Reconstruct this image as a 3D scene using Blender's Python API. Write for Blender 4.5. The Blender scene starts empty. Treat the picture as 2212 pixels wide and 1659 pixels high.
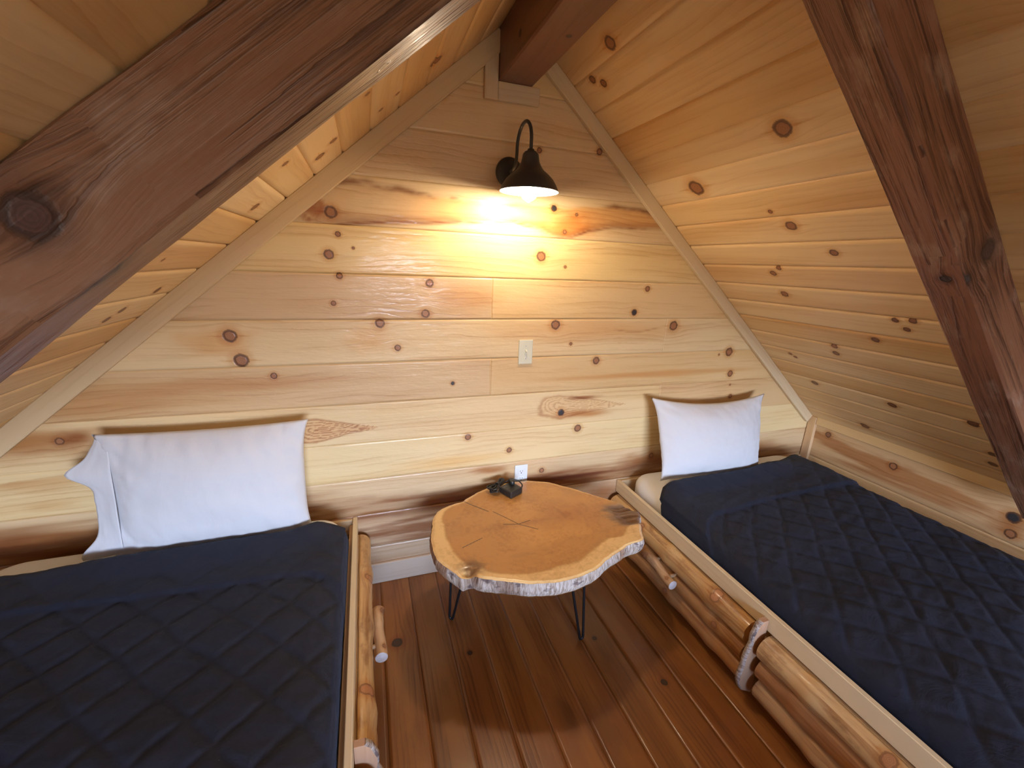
import bpy, bmesh, math, random
import numpy as np
from mathutils import Vector, Matrix

random.seed(7)
C = bpy.context.scene.collection
PI = math.pi

# ------------------------------------------------------------------ camera
cam_d = bpy.data.cameras.new('camera')
cam = bpy.data.objects.new('camera', cam_d)
C.objects.link(cam)
cam_d.sensor_width = 36.0
cam_d.lens = 14.804
cam_d.clip_start = 0.02
MR = ((0.9463904852709547, -0.3205782521847634, 0.03968165337745952),
      (0.05213466917046131, 0.27281950058363624, 0.960651599890294),
      (0.3187899397080986, 0.9070827439255238, -0.27490702066962447))
CAM = (-0.6012, -1.82292, 1.52490)
mw = Matrix.Identity(4)
for i in range(3):
    mw[i][0], mw[i][1], mw[i][2], mw[i][3] = MR[0][i], MR[1][i], -MR[2][i], CAM[i]
cam.matrix_world = mw
bpy.context.scene.camera = cam

# ------------------------------------------------------------------ view, sky, daylight
vs = bpy.context.scene.view_settings
vs.view_transform = 'Standard'
vs.look = 'None'
vs.gamma = 1.0
vs.use_curve_mapping = False
vs.exposure = 0.50
bpy.context.scene.cycles.max_bounces = 10
bpy.context.scene.cycles.diffuse_bounces = 6
bpy.context.scene.cycles.use_denoising = True
bpy.context.scene.cycles.sample_clamp_indirect = 6.0

SKY = 49.0            # strength of the daylight outside
LAMP = 350.0         # radiance of the bulb
world = bpy.data.worlds.new('sky')
bpy.context.scene.world = world
world.use_nodes = True
wn = world.node_tree
wn.nodes.clear()
w_out = wn.nodes.new('ShaderNodeOutputWorld')
w_bg = wn.nodes.new('ShaderNodeBackground')
w_tc = wn.nodes.new('ShaderNodeTexCoord')
w_sx = wn.nodes.new('ShaderNodeSeparateXYZ')
w_rp = wn.nodes.new('ShaderNodeValToRGB')
w_mp = wn.nodes.new('ShaderNodeMapRange')
w_mp.inputs['From Min'].default_value = -1
wn.links.new(w_tc.outputs['Generated'], w_sx.inputs[0])
wn.links.new(w_sx.outputs['Z'], w_mp.inputs['Value'])
wn.links.new(w_mp.outputs[0], w_rp.inputs[0])
wn.links.new(w_rp.outputs[0], w_bg.inputs[0])
wn.links.new(w_bg.outputs[0], w_out.inputs[0])
w_bg.inputs[1].default_value = SKY
el = w_rp.color_ramp.elements
el[0].position = 0.0
el[0].color = (0.020, 0.015, 0.010, 1)
el[1].position = 1.0
el[1].color = (0.16, 0.38, 1.0, 1)
e = el.new(0.485); e.color = (0.05, 0.04, 0.03, 1)
e = el.new(0.505); e.color = (0.74, 0.82, 1.0, 1)
e = el.new(0.65); e.color = (0.32, 0.56, 1.0, 1)

# window opening in the far gable (behind the camera): daylight enters there
WIN = (-1.05, 1.05, -0.7, 1.35)     # x0, x1, z0, z1 of the upright part; a gable light rises above it
WTOP = 1.85
FAR = -5.2
pl_d = bpy.data.lights.new('window_portal', 'AREA')
pl_d.shape = 'RECTANGLE'
pl_d.size = WIN[1] - WIN[0]
pl_d.size_y = WTOP - WIN[2]
pl_d.cycles.is_portal = True
pl = bpy.data.objects.new('window_portal', pl_d)
C.objects.link(pl)
pl.location = ((WIN[0] + WIN[1]) / 2, FAR - 0.10, (WIN[2] + WTOP) / 2)
pl.rotation_euler = (PI / 2, 0, 0)      # -Z of the lamp points to +Y, into the room

# ------------------------------------------------------------------ numpy noise
def _h(ix, iy, seed):
    n = (ix.astype(np.int64) * 374761393 + iy.astype(np.int64) * 668265263 + int(seed) * 1442695041) & 0xffffffff
    n = ((n ^ (n >> 13)) * 1274126177) & 0xffffffff
    n = (n ^ (n >> 16)) & 0xffff
    return n / 65535.0

def vnoise(x, y, seed=0):
    x = np.asarray(x, float); y = np.asarray(y, float)
    ix = np.floor(x); iy = np.floor(y)
    fx = x - ix; fy = y - iy
    fx = fx * fx * (3 - 2 * fx); fy = fy * fy * (3 - 2 * fy)
    a = _h(ix, iy, seed); b = _h(ix + 1, iy, seed); c = _h(ix, iy + 1, seed); d = _h(ix + 1, iy + 1, seed)
    return (a * (1 - fx) + b * fx) * (1 - fy) + (c * (1 - fx) + d * fx) * fy

def fbm(x, y, seed=0, oct=4):
    s = 0; a = 0.5; t = 0
    for o in range(oct):
        s = s + a * vnoise(np.asarray(x) * 2 ** o, np.asarray(y) * 2 ** o, seed + o * 17)
        t += a; a *= 0.5
    return s / t

def sstep(a, b, x):
    t = np.clip((np.asarray(x, float) - a) / (b - a), 0, 1)
    return t * t * (3 - 2 * t)

# ------------------------------------------------------------------ object helpers
def tag(o, label=None, cat=None, group=None, kind=None):
    if label: o['label'] = label
    if cat: o['category'] = cat
    if group: o['group'] = group
    if kind: o['kind'] = kind
    return o

def empty(name, loc=(0, 0, 0), label=None, cat=None, group=None, rz=0):
    o = bpy.data.objects.new(name, None)
    C.objects.link(o)
    o.empty_display_size = 0.05
    o.location = loc
    o.rotation_euler = (0, 0, rz)
    return tag(o, label, cat, group)

def link(name, me, mat, parent=None, smooth=False):
    o = bpy.data.objects.new(name, me)
    C.objects.link(o)
    for m in (mat if isinstance(mat, (list, tuple)) else [mat]):
        me.materials.append(m)
    if smooth:
        me.polygons.foreach_set('use_smooth', [True] * len(me.polygons))
    if parent is not None:
        o.parent = parent
    return o

def mesh_np(name, V, F):
    me = bpy.data.meshes.new(name)
    me.from_pydata([tuple(v) for v in V], [], [tuple(f) for f in F])
    me.update()
    return me

def set_pt(me, name, arr, kind):
    a = me.attributes.new(name, kind, 'POINT')
    a.data.foreach_set('color' if 'COLOR' in kind else ('vector' if 'VECTOR' in kind else 'value'), np.asarray(arr, np.float32).ravel())

def set_cn(me, name, arr, kind='FLOAT_VECTOR'):
    a = me.attributes.new(name, kind, 'CORNER')
    a.data.foreach_set('color' if 'COLOR' in kind else ('vector' if 'VECTOR' in kind else 'value'), np.asarray(arr, np.float32).ravel())

def col4(c, n):
    a = np.ones((n, 4), np.float32); a[:, :3] = c
    return a

# ------------------------------------------------------------------ node helper
class NT:
    def __init__(self, name):
        self.m = bpy.data.materials.new(name)
        self.m.use_nodes = True
        self.t = self.m.node_tree
        self.t.nodes.clear()
        self.out = self.t.nodes.new('ShaderNodeOutputMaterial')
    def n(self, t, **kw):
        nd = self.t.nodes.new(t)
        for k, v in kw.items(): setattr(nd, k, v)
        return nd
    def set(self, sock, v):
        if isinstance(v, bpy.types.NodeSocket): self.t.links.new(v, sock)
        elif v is not None: sock.default_value = v
    def math(self, op, a, b=None, c=None, clamp=False):
        nd = self.n('ShaderNodeMath', operation=op, use_clamp=clamp)
        self.set(nd.inputs[0], a)
        if b is not None: self.set(nd.inputs[1], b)
        if c is not None: self.set(nd.inputs[2], c)
        return nd.outputs[0]
    def vec(self, x, y, z):
        nd = self.n('ShaderNodeCombineXYZ')
        for i, v in enumerate((x, y, z)): self.set(nd.inputs[i], v)
        return nd.outputs[0]
    def sep(self, v):
        nd = self.n('ShaderNodeSeparateXYZ'); self.set(nd.inputs[0], v)
        return nd.outputs
    def noise(self, v, scale=1.0, detail=2.0, rough=0.5, dist=0.0):
        nd = self.n('ShaderNodeTexNoise')
        self.set(nd.inputs['Vector'], v)
        nd.inputs['Scale'].default_value = scale
        nd.inputs['Detail'].default_value = detail
        nd.inputs['Roughness'].default_value = rough
        nd.inputs['Distortion'].default_value = dist
        return nd.outputs[0]
    def attr(self, name):
        nd = self.n('ShaderNodeAttribute', attribute_name=name)
        return nd
    def ss(self, v, a, b, lo=0.0, hi=1.0):
        nd = self.n('ShaderNodeMapRange', interpolation_type='SMOOTHSTEP')
        self.set(nd.inputs[0], v)
        for i, x in zip((1, 2, 3, 4), (a, b, lo, hi)): nd.inputs[i].default_value = x
        return nd.outputs[0]
    def mix(self, f, a, b, mode='MIX'):
        nd = self.n('ShaderNodeMix', data_type='RGBA', blend_type=mode)
        self.set(nd.inputs[0], f)
        for s, v in ((nd.inputs[6], a), (nd.inputs[7], b)):
            if isinstance(v, tuple) and len(v) == 3: v = v + (1,)
            self.set(s, v)
        return nd.outputs[2]
    def ramp(self, f, stops):
        nd = self.n('ShaderNodeValToRGB'); self.set(nd.inputs[0], f)
        e = nd.color_ramp.elements
        e[0].position, e[0].color = stops[0][0], stops[0][1] + (1,)
        e[1].position, e[1].color = stops[-1][0], stops[-1][1] + (1,)
        for p, c in stops[1:-1]:
            k = e.new(p); k.color = c + (1,)
        return nd.outputs[0]
    def bump(self, h, strength=0.3, dist=0.002, normal=None):
        nd = self.n('ShaderNodeBump')
        nd.inputs['Strength'].default_value = strength
        nd.inputs['Distance'].default_value = dist
        self.set(nd.inputs['Height'], h)
        if normal is not None: self.set(nd.inputs['Normal'], normal)
        return nd.outputs[0]
    def bsdf(self, color, rough=0.5, metal=0.0, normal=None, coat=0.0, coat_rough=0.1, sheen=0.0, spec=0.5, emis=None, estr=0.0, sheen_tint=None):
        b = self.n('ShaderNodeBsdfPrincipled')
        if isinstance(color, tuple) and len(color) == 3: color = color + (1,)
        self.set(b.inputs['Base Color'], color)
        self.set(b.inputs['Roughness'], rough)
        b.inputs['Metallic'].default_value = metal
        b.inputs['Coat Weight'].default_value = coat
        b.inputs['Coat Roughness'].default_value = coat_rough
        b.inputs['Sheen Weight'].default_value = sheen
        if sheen_tint: b.inputs['Sheen Tint'].default_value = sheen_tint + (1,)
        b.inputs['Specular IOR Level'].default_value = spec
        if normal is not None:
            self.set(b.inputs['Normal'], normal)
            if coat: self.set(b.inputs['Coat Normal'], normal)
        if emis:
            b.inputs['Emission Color'].default_value = emis + (1,)
            b.inputs['Emission Strength'].default_value = estr
        self.t.links.new(b.outputs[0], self.out.inputs[0])
        return self.m

def plain(name, color, rough=0.5, metal=0.0, spec=0.5, var=0.06, scale=60.0, bump=0.0, **kw):
    m = NT(name)
    tc = m.n('ShaderNodeTexCoord').outputs['Object']
    nz = m.noise(tc, scale, 3.0)
    f = m.math('MULTIPLY', nz, 1.0)
    c = m.mix(f, tuple(max(0, x * (1 - var)) for x in color), tuple(min(1, x * (1 + var)) for x in color))
    nr = m.bump(nz, bump, 0.001) if bump else None
    return m.bsdf(c, rough, metal, nr, spec=spec, **kw)

def wood(name, ringk=42.0, ringc=0.45, broadc=0.9, finec=0.5, dark=(0.62, 0.40, 0.22), rough=0.36, coat=0.0,
         knot_in=(0.33, 0.14, 0.06), knot_edge=(0.10, 0.04, 0.018), halo=(0.80, 0.60, 0.42), bump=0.12, mottle=0.0,
         mott_col=(0.4, 0.35, 0.35), spec=0.5, wob=5.0, bs=(1.4, 16.0), edge_amt=0.85):
    """grain runs along gr.x, across gr.y; gr.z is the seed of the board; col is its colour; kn the nearest knot in knot radii"""
    m = NT(name)
    gr = m.sep(m.attr('gr').outputs['Vector'])
    u, v, s = gr[0], gr[1], gr[2]
    col = m.attr('col').outputs['Color']
    kv = m.attr('kn').outputs['Vector']
    kn = m.sep(kv)
    sm = m.math('MULTIPLY', s, 7.31)
    broad = m.noise(m.vec(m.math('MULTIPLY', u, bs[0]), m.math('MULTIPLY', v, bs[1]), sm), 1.0, 4.0, 0.55)
    wb = m.noise(m.vec(m.math('MULTIPLY', u, 1.3), m.math('MULTIPLY', v, 3.5), sm), 1.0, 2.0, 0.5)
    fine = m.noise(m.vec(m.math('MULTIPLY', u, 5.0), m.math('MULTIPLY', v, 240.0), sm), 1.0, 2.0, 0.6)
    jit = m.noise(m.vec(m.math('MULTIPLY', u, 30.0), m.math('MULTIPLY', v, 90.0), sm), 1.0, 2.0, 0.6)
    ph = m.math('ADD', m.math('MULTIPLY', v, ringk), m.math('MULTIPLY', wb, wob))
    ph = m.math('ADD', ph, m.math('MULTIPLY', jit, 0.35))
    fr = m.math('FRACT', ph)
    ring = m.math('POWER', fr, 3.0)
    ring = m.math('MULTIPLY', ring, m.ss(fr, 0.99, 0.93))
    sel = m.ss(broad, 0.35, 0.65)
    ring = m.math('MULTIPLY', ring, sel)
    d = m.math('MULTIPLY', ring, ringc)
    d = m.math('ADD', d, m.math('MULTIPLY', m.math('SUBTRACT', broad, 0.48), broadc))
    d = m.math('ADD', d, m.math('MULTIPLY', m.math('SUBTRACT', fine, 0.5), finec), clamp=True)
    cd = m.mix(1.0, col, dark, 'MULTIPLY')
    c = m.mix(d, col, cd)
    if mottle:
        mo = m.noise(m.vec(m.math('MULTIPLY', u, 6.0), m.math('MULTIPLY', v, 14.0), sm), 1.0, 4.0, 0.65)
        c = m.mix(m.math('MULTIPLY', m.ss(mo, 0.52, 0.72), mottle), c, mott_col)
    kl = m.n('ShaderNodeVectorMath', operation='LENGTH')
    m.set(kl.inputs[0], m.vec(kn[0], kn[1], 0.0))
    kj = m.noise(m.vec(m.math('MULTIPLY', kn[0], 1.4), m.math('MULTIPLY', kn[1], 1.4), sm), 1.0, 3.0, 0.6)
    kd = m.math('ADD', kl.outputs['Value'], m.math('MULTIPLY', m.math('SUBTRACT', kj, 0.5), 0.55))
    core = m.ss(kd, 1.06, 0.92)
    hal = m.math('MULTIPLY', m.ss(kd, 2.6, 1.0), 0.75)
    edge = m.math('MULTIPLY', m.ss(kd, 1.28, 1.04), m.ss(kd, 0.66, 0.90))
    # streaks that run out along the grain from the knot
    st = m.math('MULTIPLY', m.ss(m.math('ABSOLUTE', m.math('ADD', kn[1], m.math('MULTIPLY', m.math('SUBTRACT', kj, 0.5), 0.4))), 0.24, 0.0),
                m.ss(m.math('ABSOLUTE', kn[0]), 4.2, 1.2))
    hal = m.math('ADD', hal, m.math('MULTIPLY', st, 0.95), clamp=True)
    c = m.mix(hal, c, m.mix(1.0, c, halo, 'MULTIPLY'))
    krg = m.math('FRACT', m.math('MULTIPLY', kd, 4.0))
    kin = m.mix(krg, tuple(x * 0.8 for x in knot_in), tuple(x * 1.15 for x in knot_in))
    kin = m.mix(kn[2], kin, (0.03, 0.028, 0.03))
    c = m.mix(core, c, kin)
    c = m.mix(m.math('MULTIPLY', edge, edge_amt), c, knot_edge)
    hgt = m.math('SUBTRACT', m.math('MULTIPLY', fine, 0.5), m.math('ADD', d, m.math('MULTIPLY', edge, edge_amt)))
    big = m.noise(m.vec(m.math('MULTIPLY', u, 9.0), m.math('MULTIPLY', v, 30.0), sm), 1.0, 3.0, 0.6)
    hgt = m.math('ADD', hgt, m.math('MULTIPLY', big, 1.6))
    nr = m.bump(hgt, bump, 0.0035)
    return m.bsdf(c, m.math('ADD', rough, m.math('MULTIPLY', fine, 0.12)), 0.0, nr, coat=coat, coat_rough=0.12, spec=spec)

M = {}
M['wall'] = wood('varnished_pine_boards', coat=0.35, rough=0.42, bump=0.30)
M['ceil'] = wood('pine_ceiling_boards', ringc=0.32, broadc=0.7, finec=0.35, rough=0.42, bump=0.10)
M['floor'] = wood('stained_floor_boards', ringk=60.0, ringc=0.65, broadc=2.1, finec=0.7, dark=(0.40, 0.28, 0.20), rough=0.30, coat=0.15,
                  knot_in=(0.05, 0.018, 0.008), knot_edge=(0.02, 0.008, 0.004), mottle=0.25, mott_col=(0.13, 0.05, 0.02), bump=0.10)
M['beam'] = wood('dark_stained_timber', edge_amt=0.55, ringk=46.0, ringc=1.0, broadc=2.6, finec=2.2, dark=(0.28, 0.23, 0.21), rough=0.42, bump=0.40, coat=0.10,
                 knot_in=(0.085, 0.044, 0.036), knot_edge=(0.022, 0.012, 0.009), halo=(0.50, 0.46, 0.46), mottle=0.65, mott_col=(0.34, 0.225, 0.165), spec=0.4)
M['sbeam'] = wood('smooth_stained_timber', ringk=30.0, ringc=0.4, broadc=0.8, finec=0.5, dark=(0.5, 0.42, 0.38), rough=0.34, bump=0.12,
                  knot_in=(0.035, 0.014, 0.010), knot_edge=(0.012, 0.006, 0.005), coat=0.1)
M['plank'] = wood('pale_pine_plank', ringc=0.22, broadc=0.5, finec=0.3, rough=0.42, bump=0.06)
M['log'] = wood('peeled_log', bs=(2.6, 34.0), ringk=70.0, ringc=0.35, broadc=2.6, finec=0.4, dark=(0.42, 0.22, 0.10), rough=0.32, coat=0.2, bump=0.10, wob=9.0,
                knot_in=(0.50, 0.22, 0.09), knot_edge=(0.26, 0.11, 0.04), mottle=0.75, mott_col=(0.26, 0.105, 0.032))

# ------------------------------------------------------------------ board surfaces
def ulines(stops):
    """list of u values from (u_end, step) pieces"""
    us = [stops[0][0]]
    for (a, st), (b, _) in zip(stops[:-1], stops[1:]):
        n = max(1, int(math.ceil((b - a) / st)))
        us += [a + (b - a) * (i + 1) / n for i in range(n)]
    return np.array(us)

def boards(name, rows, to3d, mat, knots=(), colfn=None, groove=0.003, bevel=0.002, dv=0.008, ustops=None, uclip=None, parent=None, kr=4.5):
    """rows: (v0, v1, u0, u1, colour, seed). One mesh of planks with V-joints."""
    Vs, Fs, GR, COL, KN = [], [], [], [], []
    base = 0
    K = np.array([k[:4] for k in knots], float).reshape(-1, 4)
    for (v0, v1, u0, u1, colr, seed) in rows:
        dvr = 0.004 if name == 'wall_back' and 0.7 < (v0 + v1) / 2 < 0.9 else dv
        nv = max(2, int(round((v1 - v0 - 2 * bevel) / dvr)))
        vv = np.concatenate([[v0], np.linspace(v0 + bevel, v1 - bevel, nv + 1), [v1]])
        hh = np.zeros(len(vv)); hh[0] = hh[-1] = groove
        us = ustops[(ustops > u0 + 1e-4) & (ustops < u1 - 1e-4)]
        uu = np.concatenate([[u0, u0 + 0.0015], us[(us > u0 + 0.003) & (us < u1 - 0.003)], [u1 - 0.0015, u1]])
        U, Vv = np.meshgrid(uu, vv)
        Hh = np.repeat(hh[:, None], len(uu), 1)
        Hh[:, 0] = np.maximum(Hh[:, 0], groove * 0.6); Hh[:, -1] = np.maximum(Hh[:, -1], groove * 0.6)
        if uclip is not None:
            lo, hi = uclip(Vv)
            U = np.clip(U, lo, hi)
        P = to3d(U, Vv, Hh)
        n = U.size
        Vs.append(P.reshape(-1, 3))
        # grain bent round the knots of this board
        vw = Vv.copy()
        sel = K[(K[:, 1] > v0 - 0.02) & (K[:, 1] < v1 + 0.02) & (K[:, 0] > u0 - 0.2) & (K[:, 0] < u1 + 0.2)] if len(K) else K
        for k in sel:
            dx = U - k[0]; dy = Vv - k[1]; r = k[2]
            vw = vw - dy * 0.75 * np.exp(-(dx / (3.4 * r)) ** 2 - (dy / (2.6 * r)) ** 2)
        g = np.stack([U, vw, np.full(U.shape, seed)], -1).reshape(-1, 3)
        GR.append(g)
        c = np.empty((n, 4)); c[:, 3] = 1
        c[:, :3] = colr
        if colfn is not None:
            c[:, :3] = colfn(U.ravel(), Vv.ravel(), c[:, :3], seed, (v0, v1, u0, u1))
        COL.append(c)
        nu = len(uu)
        ii = np.arange(len(vv) - 1)[:, None] * nu + np.arange(nu - 1)[None, :]
        q = np.stack([ii, ii + 1, ii + nu + 1, ii + nu], -1).reshape(-1, 4)
        # nearest knot per face, in knot radii, per corner
        fu = U.ravel()[q]; fv = Vv.ravel()[q]
        kn = np.full((len(q), 4, 3), 50.0); kn[:, :, 2] = 0
        if len(sel):
            cu = fu.mean(1)[:, None]; cv = fv.mean(1)[:, None]
            D = np.hypot((cu - sel[:, 0]) / 1.25, cv - sel[:, 1]) / sel[:, 2]
            j = D.argmin(1)
            near = D.min(1) < kr
            kk = sel[j]
            kn[near, :, 0] = ((fu - kk[:, None, 0]) / kk[:, None, 2])[near]
            kn[near, :, 1] = ((fv - kk[:, None, 1]) / kk[:, None, 2])[near]
            kn[near, :, 2] = kk[near, 3][:, None]
        KN.append(kn.reshape(-1, 3))
        Fs.append(q + base)
        base += n
    V = np.concatenate(Vs); F = np.concatenate(Fs)
    me = bpy.data.meshes.new(name)
    me.vertices.add(len(V)); me.vertices.foreach_set('co', V.astype(np.float32).ravel())
    me.loops.add(F.size); me.loops.foreach_set('vertex_index', F.astype(np.int32).ravel())
    me.polygons.add(len(F)); me.polygons.foreach_set('loop_start', (np.arange(len(F)) * 4).astype(np.int32))
    me.update(calc_edges=True)
    me.validate()
    if len(me.loops) == F.size:
        set_cn(me, 'kn', np.concatenate(KN))
    set_pt(me, 'gr', np.concatenate(GR), 'FLOAT_VECTOR')
    set_pt(me, 'col', np.concatenate(COL), 'FLOAT_COLOR')
    return link(name, me, mat, parent)

def wood_attrs(me, axis, colr, seed, knots=()):
    """grain along local axis (0,1,2) for any mesh; knots: (axis position, other a, other b, radius, dark)"""
    n = len(me.vertices)
    co = np.empty(n * 3, np.float32); me.vertices.foreach_get('co', co); co = co.reshape(-1, 3)
    oth = [i for i in range(3) if i != axis]
    L = len(me.loops)
    vi = np.empty(L, np.int32); me.loops.foreach_get('vertex_index', vi)
    nf = len(me.polygons)
    nrm = np.empty(nf * 3, np.float32); me.polygons.foreach_get('normal', nrm); nrm = nrm.reshape(-1, 3)
    lt = np.empty(nf, np.int32); me.polygons.foreach_get('loop_total', lt)
    fn = np.repeat(nrm, lt, 0)
    p = co[vi]
    a, b = oth
    useb = np.abs(fn[:, a]) >= np.abs(fn[:, b])
    v = np.where(useb, p[:, b] + 0.3 * p[:, a], p[:, a] + 0.3 * p[:, b] + 0.37)
    u = p[:, axis]
    end = np.abs(fn[:, axis]) > 0.8
    u = np.where(end, p[:, a] * 0.5, u)
    kn = np.full((L, 3), 50.0); kn[:, 2] = 0
    for k in knots:
        c = p[:, axis] - k[0]
        d = np.hypot(p[:, a] - k[1], p[:, b] - k[2])
        inside = np.hypot(c, d) < k[3] * 4.5
        st_ = np.concatenate([[0], np.cumsum(lt)[:-1]])
        m = np.repeat(np.add.reduceat(inside.astype(np.int32), st_) > 0, lt)
        # signed across-coordinate within the dominant plane
        s = np.where(useb, p[:, b] - k[2], p[:, a] - k[1])
        v = v - np.where(m, s * 0.75 * np.exp(-(c / (3.4 * k[3])) ** 2 - (s / (2.6 * k[3])) ** 2), 0.0)
        kn[m, 0] = (c / k[3])[m]; kn[m, 1] = (s / k[3])[m]; kn[m, 2] = k[4]
    set_cn(me, 'gr', np.stack([u, v, np.full(L, seed)], -1))
    set_cn(me, 'kn', kn)
    set_pt(me, 'col', col4(colr, n), 'FLOAT_COLOR')
    return me

def bm_box(bm, x0, x1, y0, y1, z0, z1, bev=0.002, seg=1):
    vs_ = [bm.verts.new(p) for p in ((x0, y0, z0), (x1, y0, z0), (x1, y1, z0), (x0, y1, z0), (x0, y0, z1), (x1, y0, z1), (x1, y1, z1), (x0, y1, z1))]
    fs = [bm.faces.new([vs_[i] for i in f]) for f in ((0, 3, 2, 1), (4, 5, 6, 7), (0, 1, 5, 4), (1, 2, 6, 5), (2, 3, 7, 6), (3, 0, 4, 7))]
    if bev > 0:
        es = list({e for f in fs for e in f.edges})
        bmesh.ops.bevel(bm, geom=es, offset=bev, segments=seg, affect='EDGES', profile=0.5)
    return bm

def box_obj(name, x0, x1, y0, y1, z0, z1, mat, parent=None, bev=0.002, seg=1, grain=None, colr=(0.6, 0.45, 0.25), seed=None, knots=(), smooth=False):
    bm = bmesh.new()
    bm_box(bm, x0, x1, y0, y1, z0, z1, bev, seg)
    me = bpy.data.meshes.new(name); bm.to_mesh(me); bm.free()
    if grain is not None:
        wood_attrs(me, grain, colr, random.random() * 90 if seed is None else seed, knots)
    return link(name, me, mat, parent, smooth)

def tube_mesh(name, pts, radii, seg=12, cap=True):
    """tube through pts with a parallel-transport frame"""
    pts = [Vector(p) for p in pts]
    if not hasattr(radii, '__len__'): radii = [radii] * len(pts)
    V, F = [], []
    t0 = (pts[1] - pts[0]).normalized()
    up = Vector((0, 0, 1)) if abs(t0.z) < 0.9 else Vector((1, 0, 0))
    nx = t0.cross(up).normalized()
    for i, p in enumerate(pts):
        a = pts[max(0, i - 1)]; b = pts[min(len(pts) - 1, i + 1)]
        t = (b - a).normalized()
        nx = (nx - t * nx.dot(t)).normalized()
        ny = t.cross(nx)
        for k in range(seg):
            an = 2 * PI * k / seg
            V.append(p + (nx * math.cos(an) + ny * math.sin(an)) * radii[i])
    for i in range(len(pts) - 1):
        for k in range(seg):
            k2 = (k + 1) % seg
            F.append((i * seg + k, i * seg + k2, (i + 1) * seg + k2, (i + 1) * seg + k))
    if cap:
        b0 = len(V); V += V[:seg]; F.append(tuple(b0 + k for k in range(seg))[::-1])
        b1 = len(V); V += V[(len(pts) - 1) * seg:len(pts) * seg]; F.append(tuple(b1 + k for k in range(seg)))
    return mesh_np(name, V, F)

def lathe_mesh(name, prof, seg=48, centre=(0, 0, 0), axis='Z', close=False):
    V, F = [], []
    for (r, h) in prof:
        for k in range(seg):
            a = 2 * PI * k / seg
            if axis == 'Z': V.append((centre[0] + r * math.cos(a), centre[1] + r * math.sin(a), centre[2] + h))
            else: V.append((centre[0] + r * math.cos(a), centre[1] - h, centre[2] + r * math.sin(a)))
    for i in range(len(prof) - 1):
        for k in range(seg):
            k2 = (k + 1) % seg
            F.append((i * seg + k, i * seg + k2, (i + 1) * seg + k2, (i + 1) * seg + k))
    me = mesh_np(name, V, F)
    bm = bmesh.new(); bm.from_mesh(me)
    bmesh.ops.remove_doubles(bm, verts=bm.verts, dist=1e-5)
    bmesh.ops.recalc_face_normals(bm, faces=bm.faces)
    bm.to_mesh(me); bm.free()
    return me

# ------------------------------------------------------------------ room dimensions
SL, RZ, KX = 0.844, 2.435, 2.127       # roof slope, ridge height, knee wall
QS = math.sqrt(1 + SL * SL)
KZ = RZ - SL * KX
LOFT = -2.7                            # the loft floor ends here, behind the camera
LOW = -2.45                            # floor of the room below

PALE = (0.72, 0.55, 0.335)
TAN = (0.65, 0.455, 0.26)
PINK = (0.62, 0.44, 0.275)
GOLD = (0.71, 0.50, 0.26)

# ---- wall_back
WK = [(-0.708, 1.683, 0.019, 0), (-0.688, 1.606, 0.009, 0), (-0.726, 1.53, 0.016, 0), (-0.636, 1.558, 0.005, 0), (0.153, 1.56, 0.019, 0), (0.275, 1.519, 0.006, 0), (0.26, 1.67, 0.008, 0), (0.201, 1.764, 0.012, 1), (0.313, 1.746, 0.006, 0), (-0.693, 1.452, 0.011, 0), (-0.722, 1.346, 0.009, 0), (-0.344, 1.432, 0.015, 0), (-0.363, 1.305, 0.016, 0), (0.737, 1.43, 0.012, 0), (0.675, 1.313, 0.014, 1), (-1.091, 1.221, 0.021, 0), (-1.065, 1.126, 0.023, 0), (-0.551, 1.265, 0.017, 0), (-0.483, 1.16, 0.012, 0), (0.246, 1.253, 0.02, 0), (0.927, 1.243, 0.022, 0), (0.334, 1.16, 0.007, 0), (-0.961, 1.06, 0.011, 0), (-0.246, 0.991, 0.008, 1), (0.484, 1.071, 0.016, 0), (1.337, 1.092, 0.021, 0), (1.374, 0.963, 0.016, 0), (1.267, 1.078, 0.005, 0), (1.389, 0.895, 0.005, 0), (0.31, 0.807, 0.016, 1), (1.406, 0.823, 0.011, 0), (-0.172, 0.72, 0.013, 0), (0.413, 0.712, 0.017, 0), (0.039, 0.629, 0.012, 0), (-0.287, 2.128, 0.014, 0), (0.4, 2.009, 0.012, 0), (0.118, 1.983, 0.01, 0), (0.903, 0.501, 0.013, 0), (0.223, 0.493, 0.012, 0), (-0.93, 0.845, 0.012, 0), (-1.66, 0.852, 0.012, 0)]

def seamz(k): return (12.11 - k) * 0.18
WROWS = {-2: [PALE], -1: [PALE], 0: [(0.676, 0.511, 0.336)], 1: [(0.654, 0.500, 0.347)], 2: [(0.698, 0.533, 0.347)], 3: [(0.741, 0.566, 0.315)],
         4: [PINK, (0.698, 0.500, 0.284)], 5: [(0.719, 0.544, 0.336), (0.719, 0.555, 0.347)], 6: [(0.632, 0.444, 0.263), (0.676, 0.477, 0.263)],
         7: [(0.730, 0.555, 0.336), (0.654, 0.455, 0.263)], 8: [(0.730, 0.566, 0.336)], 9: [(0.632, 0.466, 0.294)], 10: [(0.567, 0.389, 0.252)],
         11: [(0.632, 0.477, 0.357)], 12: [PALE]}
WCUT = {4: -0.07, 5: 0.88, 6: -0.066, 7: 0.897}
rows = []
for k in range(-2, 13):
    zt = min(seamz(k), RZ + 0.02); zb = max(seamz(k + 1), -0.01)
    if zt - zb < 0.01: continue
    xe = min(KX, (RZ - zb) / SL) + 0.012
    cols = WROWS[k]
    if k in WCUT:
        rows.append((zb, zt, -xe, WCUT[k], cols[0], k * 3.7 + 20))
        rows.append((zb, zt, WCUT[k], xe, cols[-1], k * 3.7 + 61))
    else:
        rows.append((zb, zt, -xe, xe, cols[0], k * 3.7 + 20))

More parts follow.
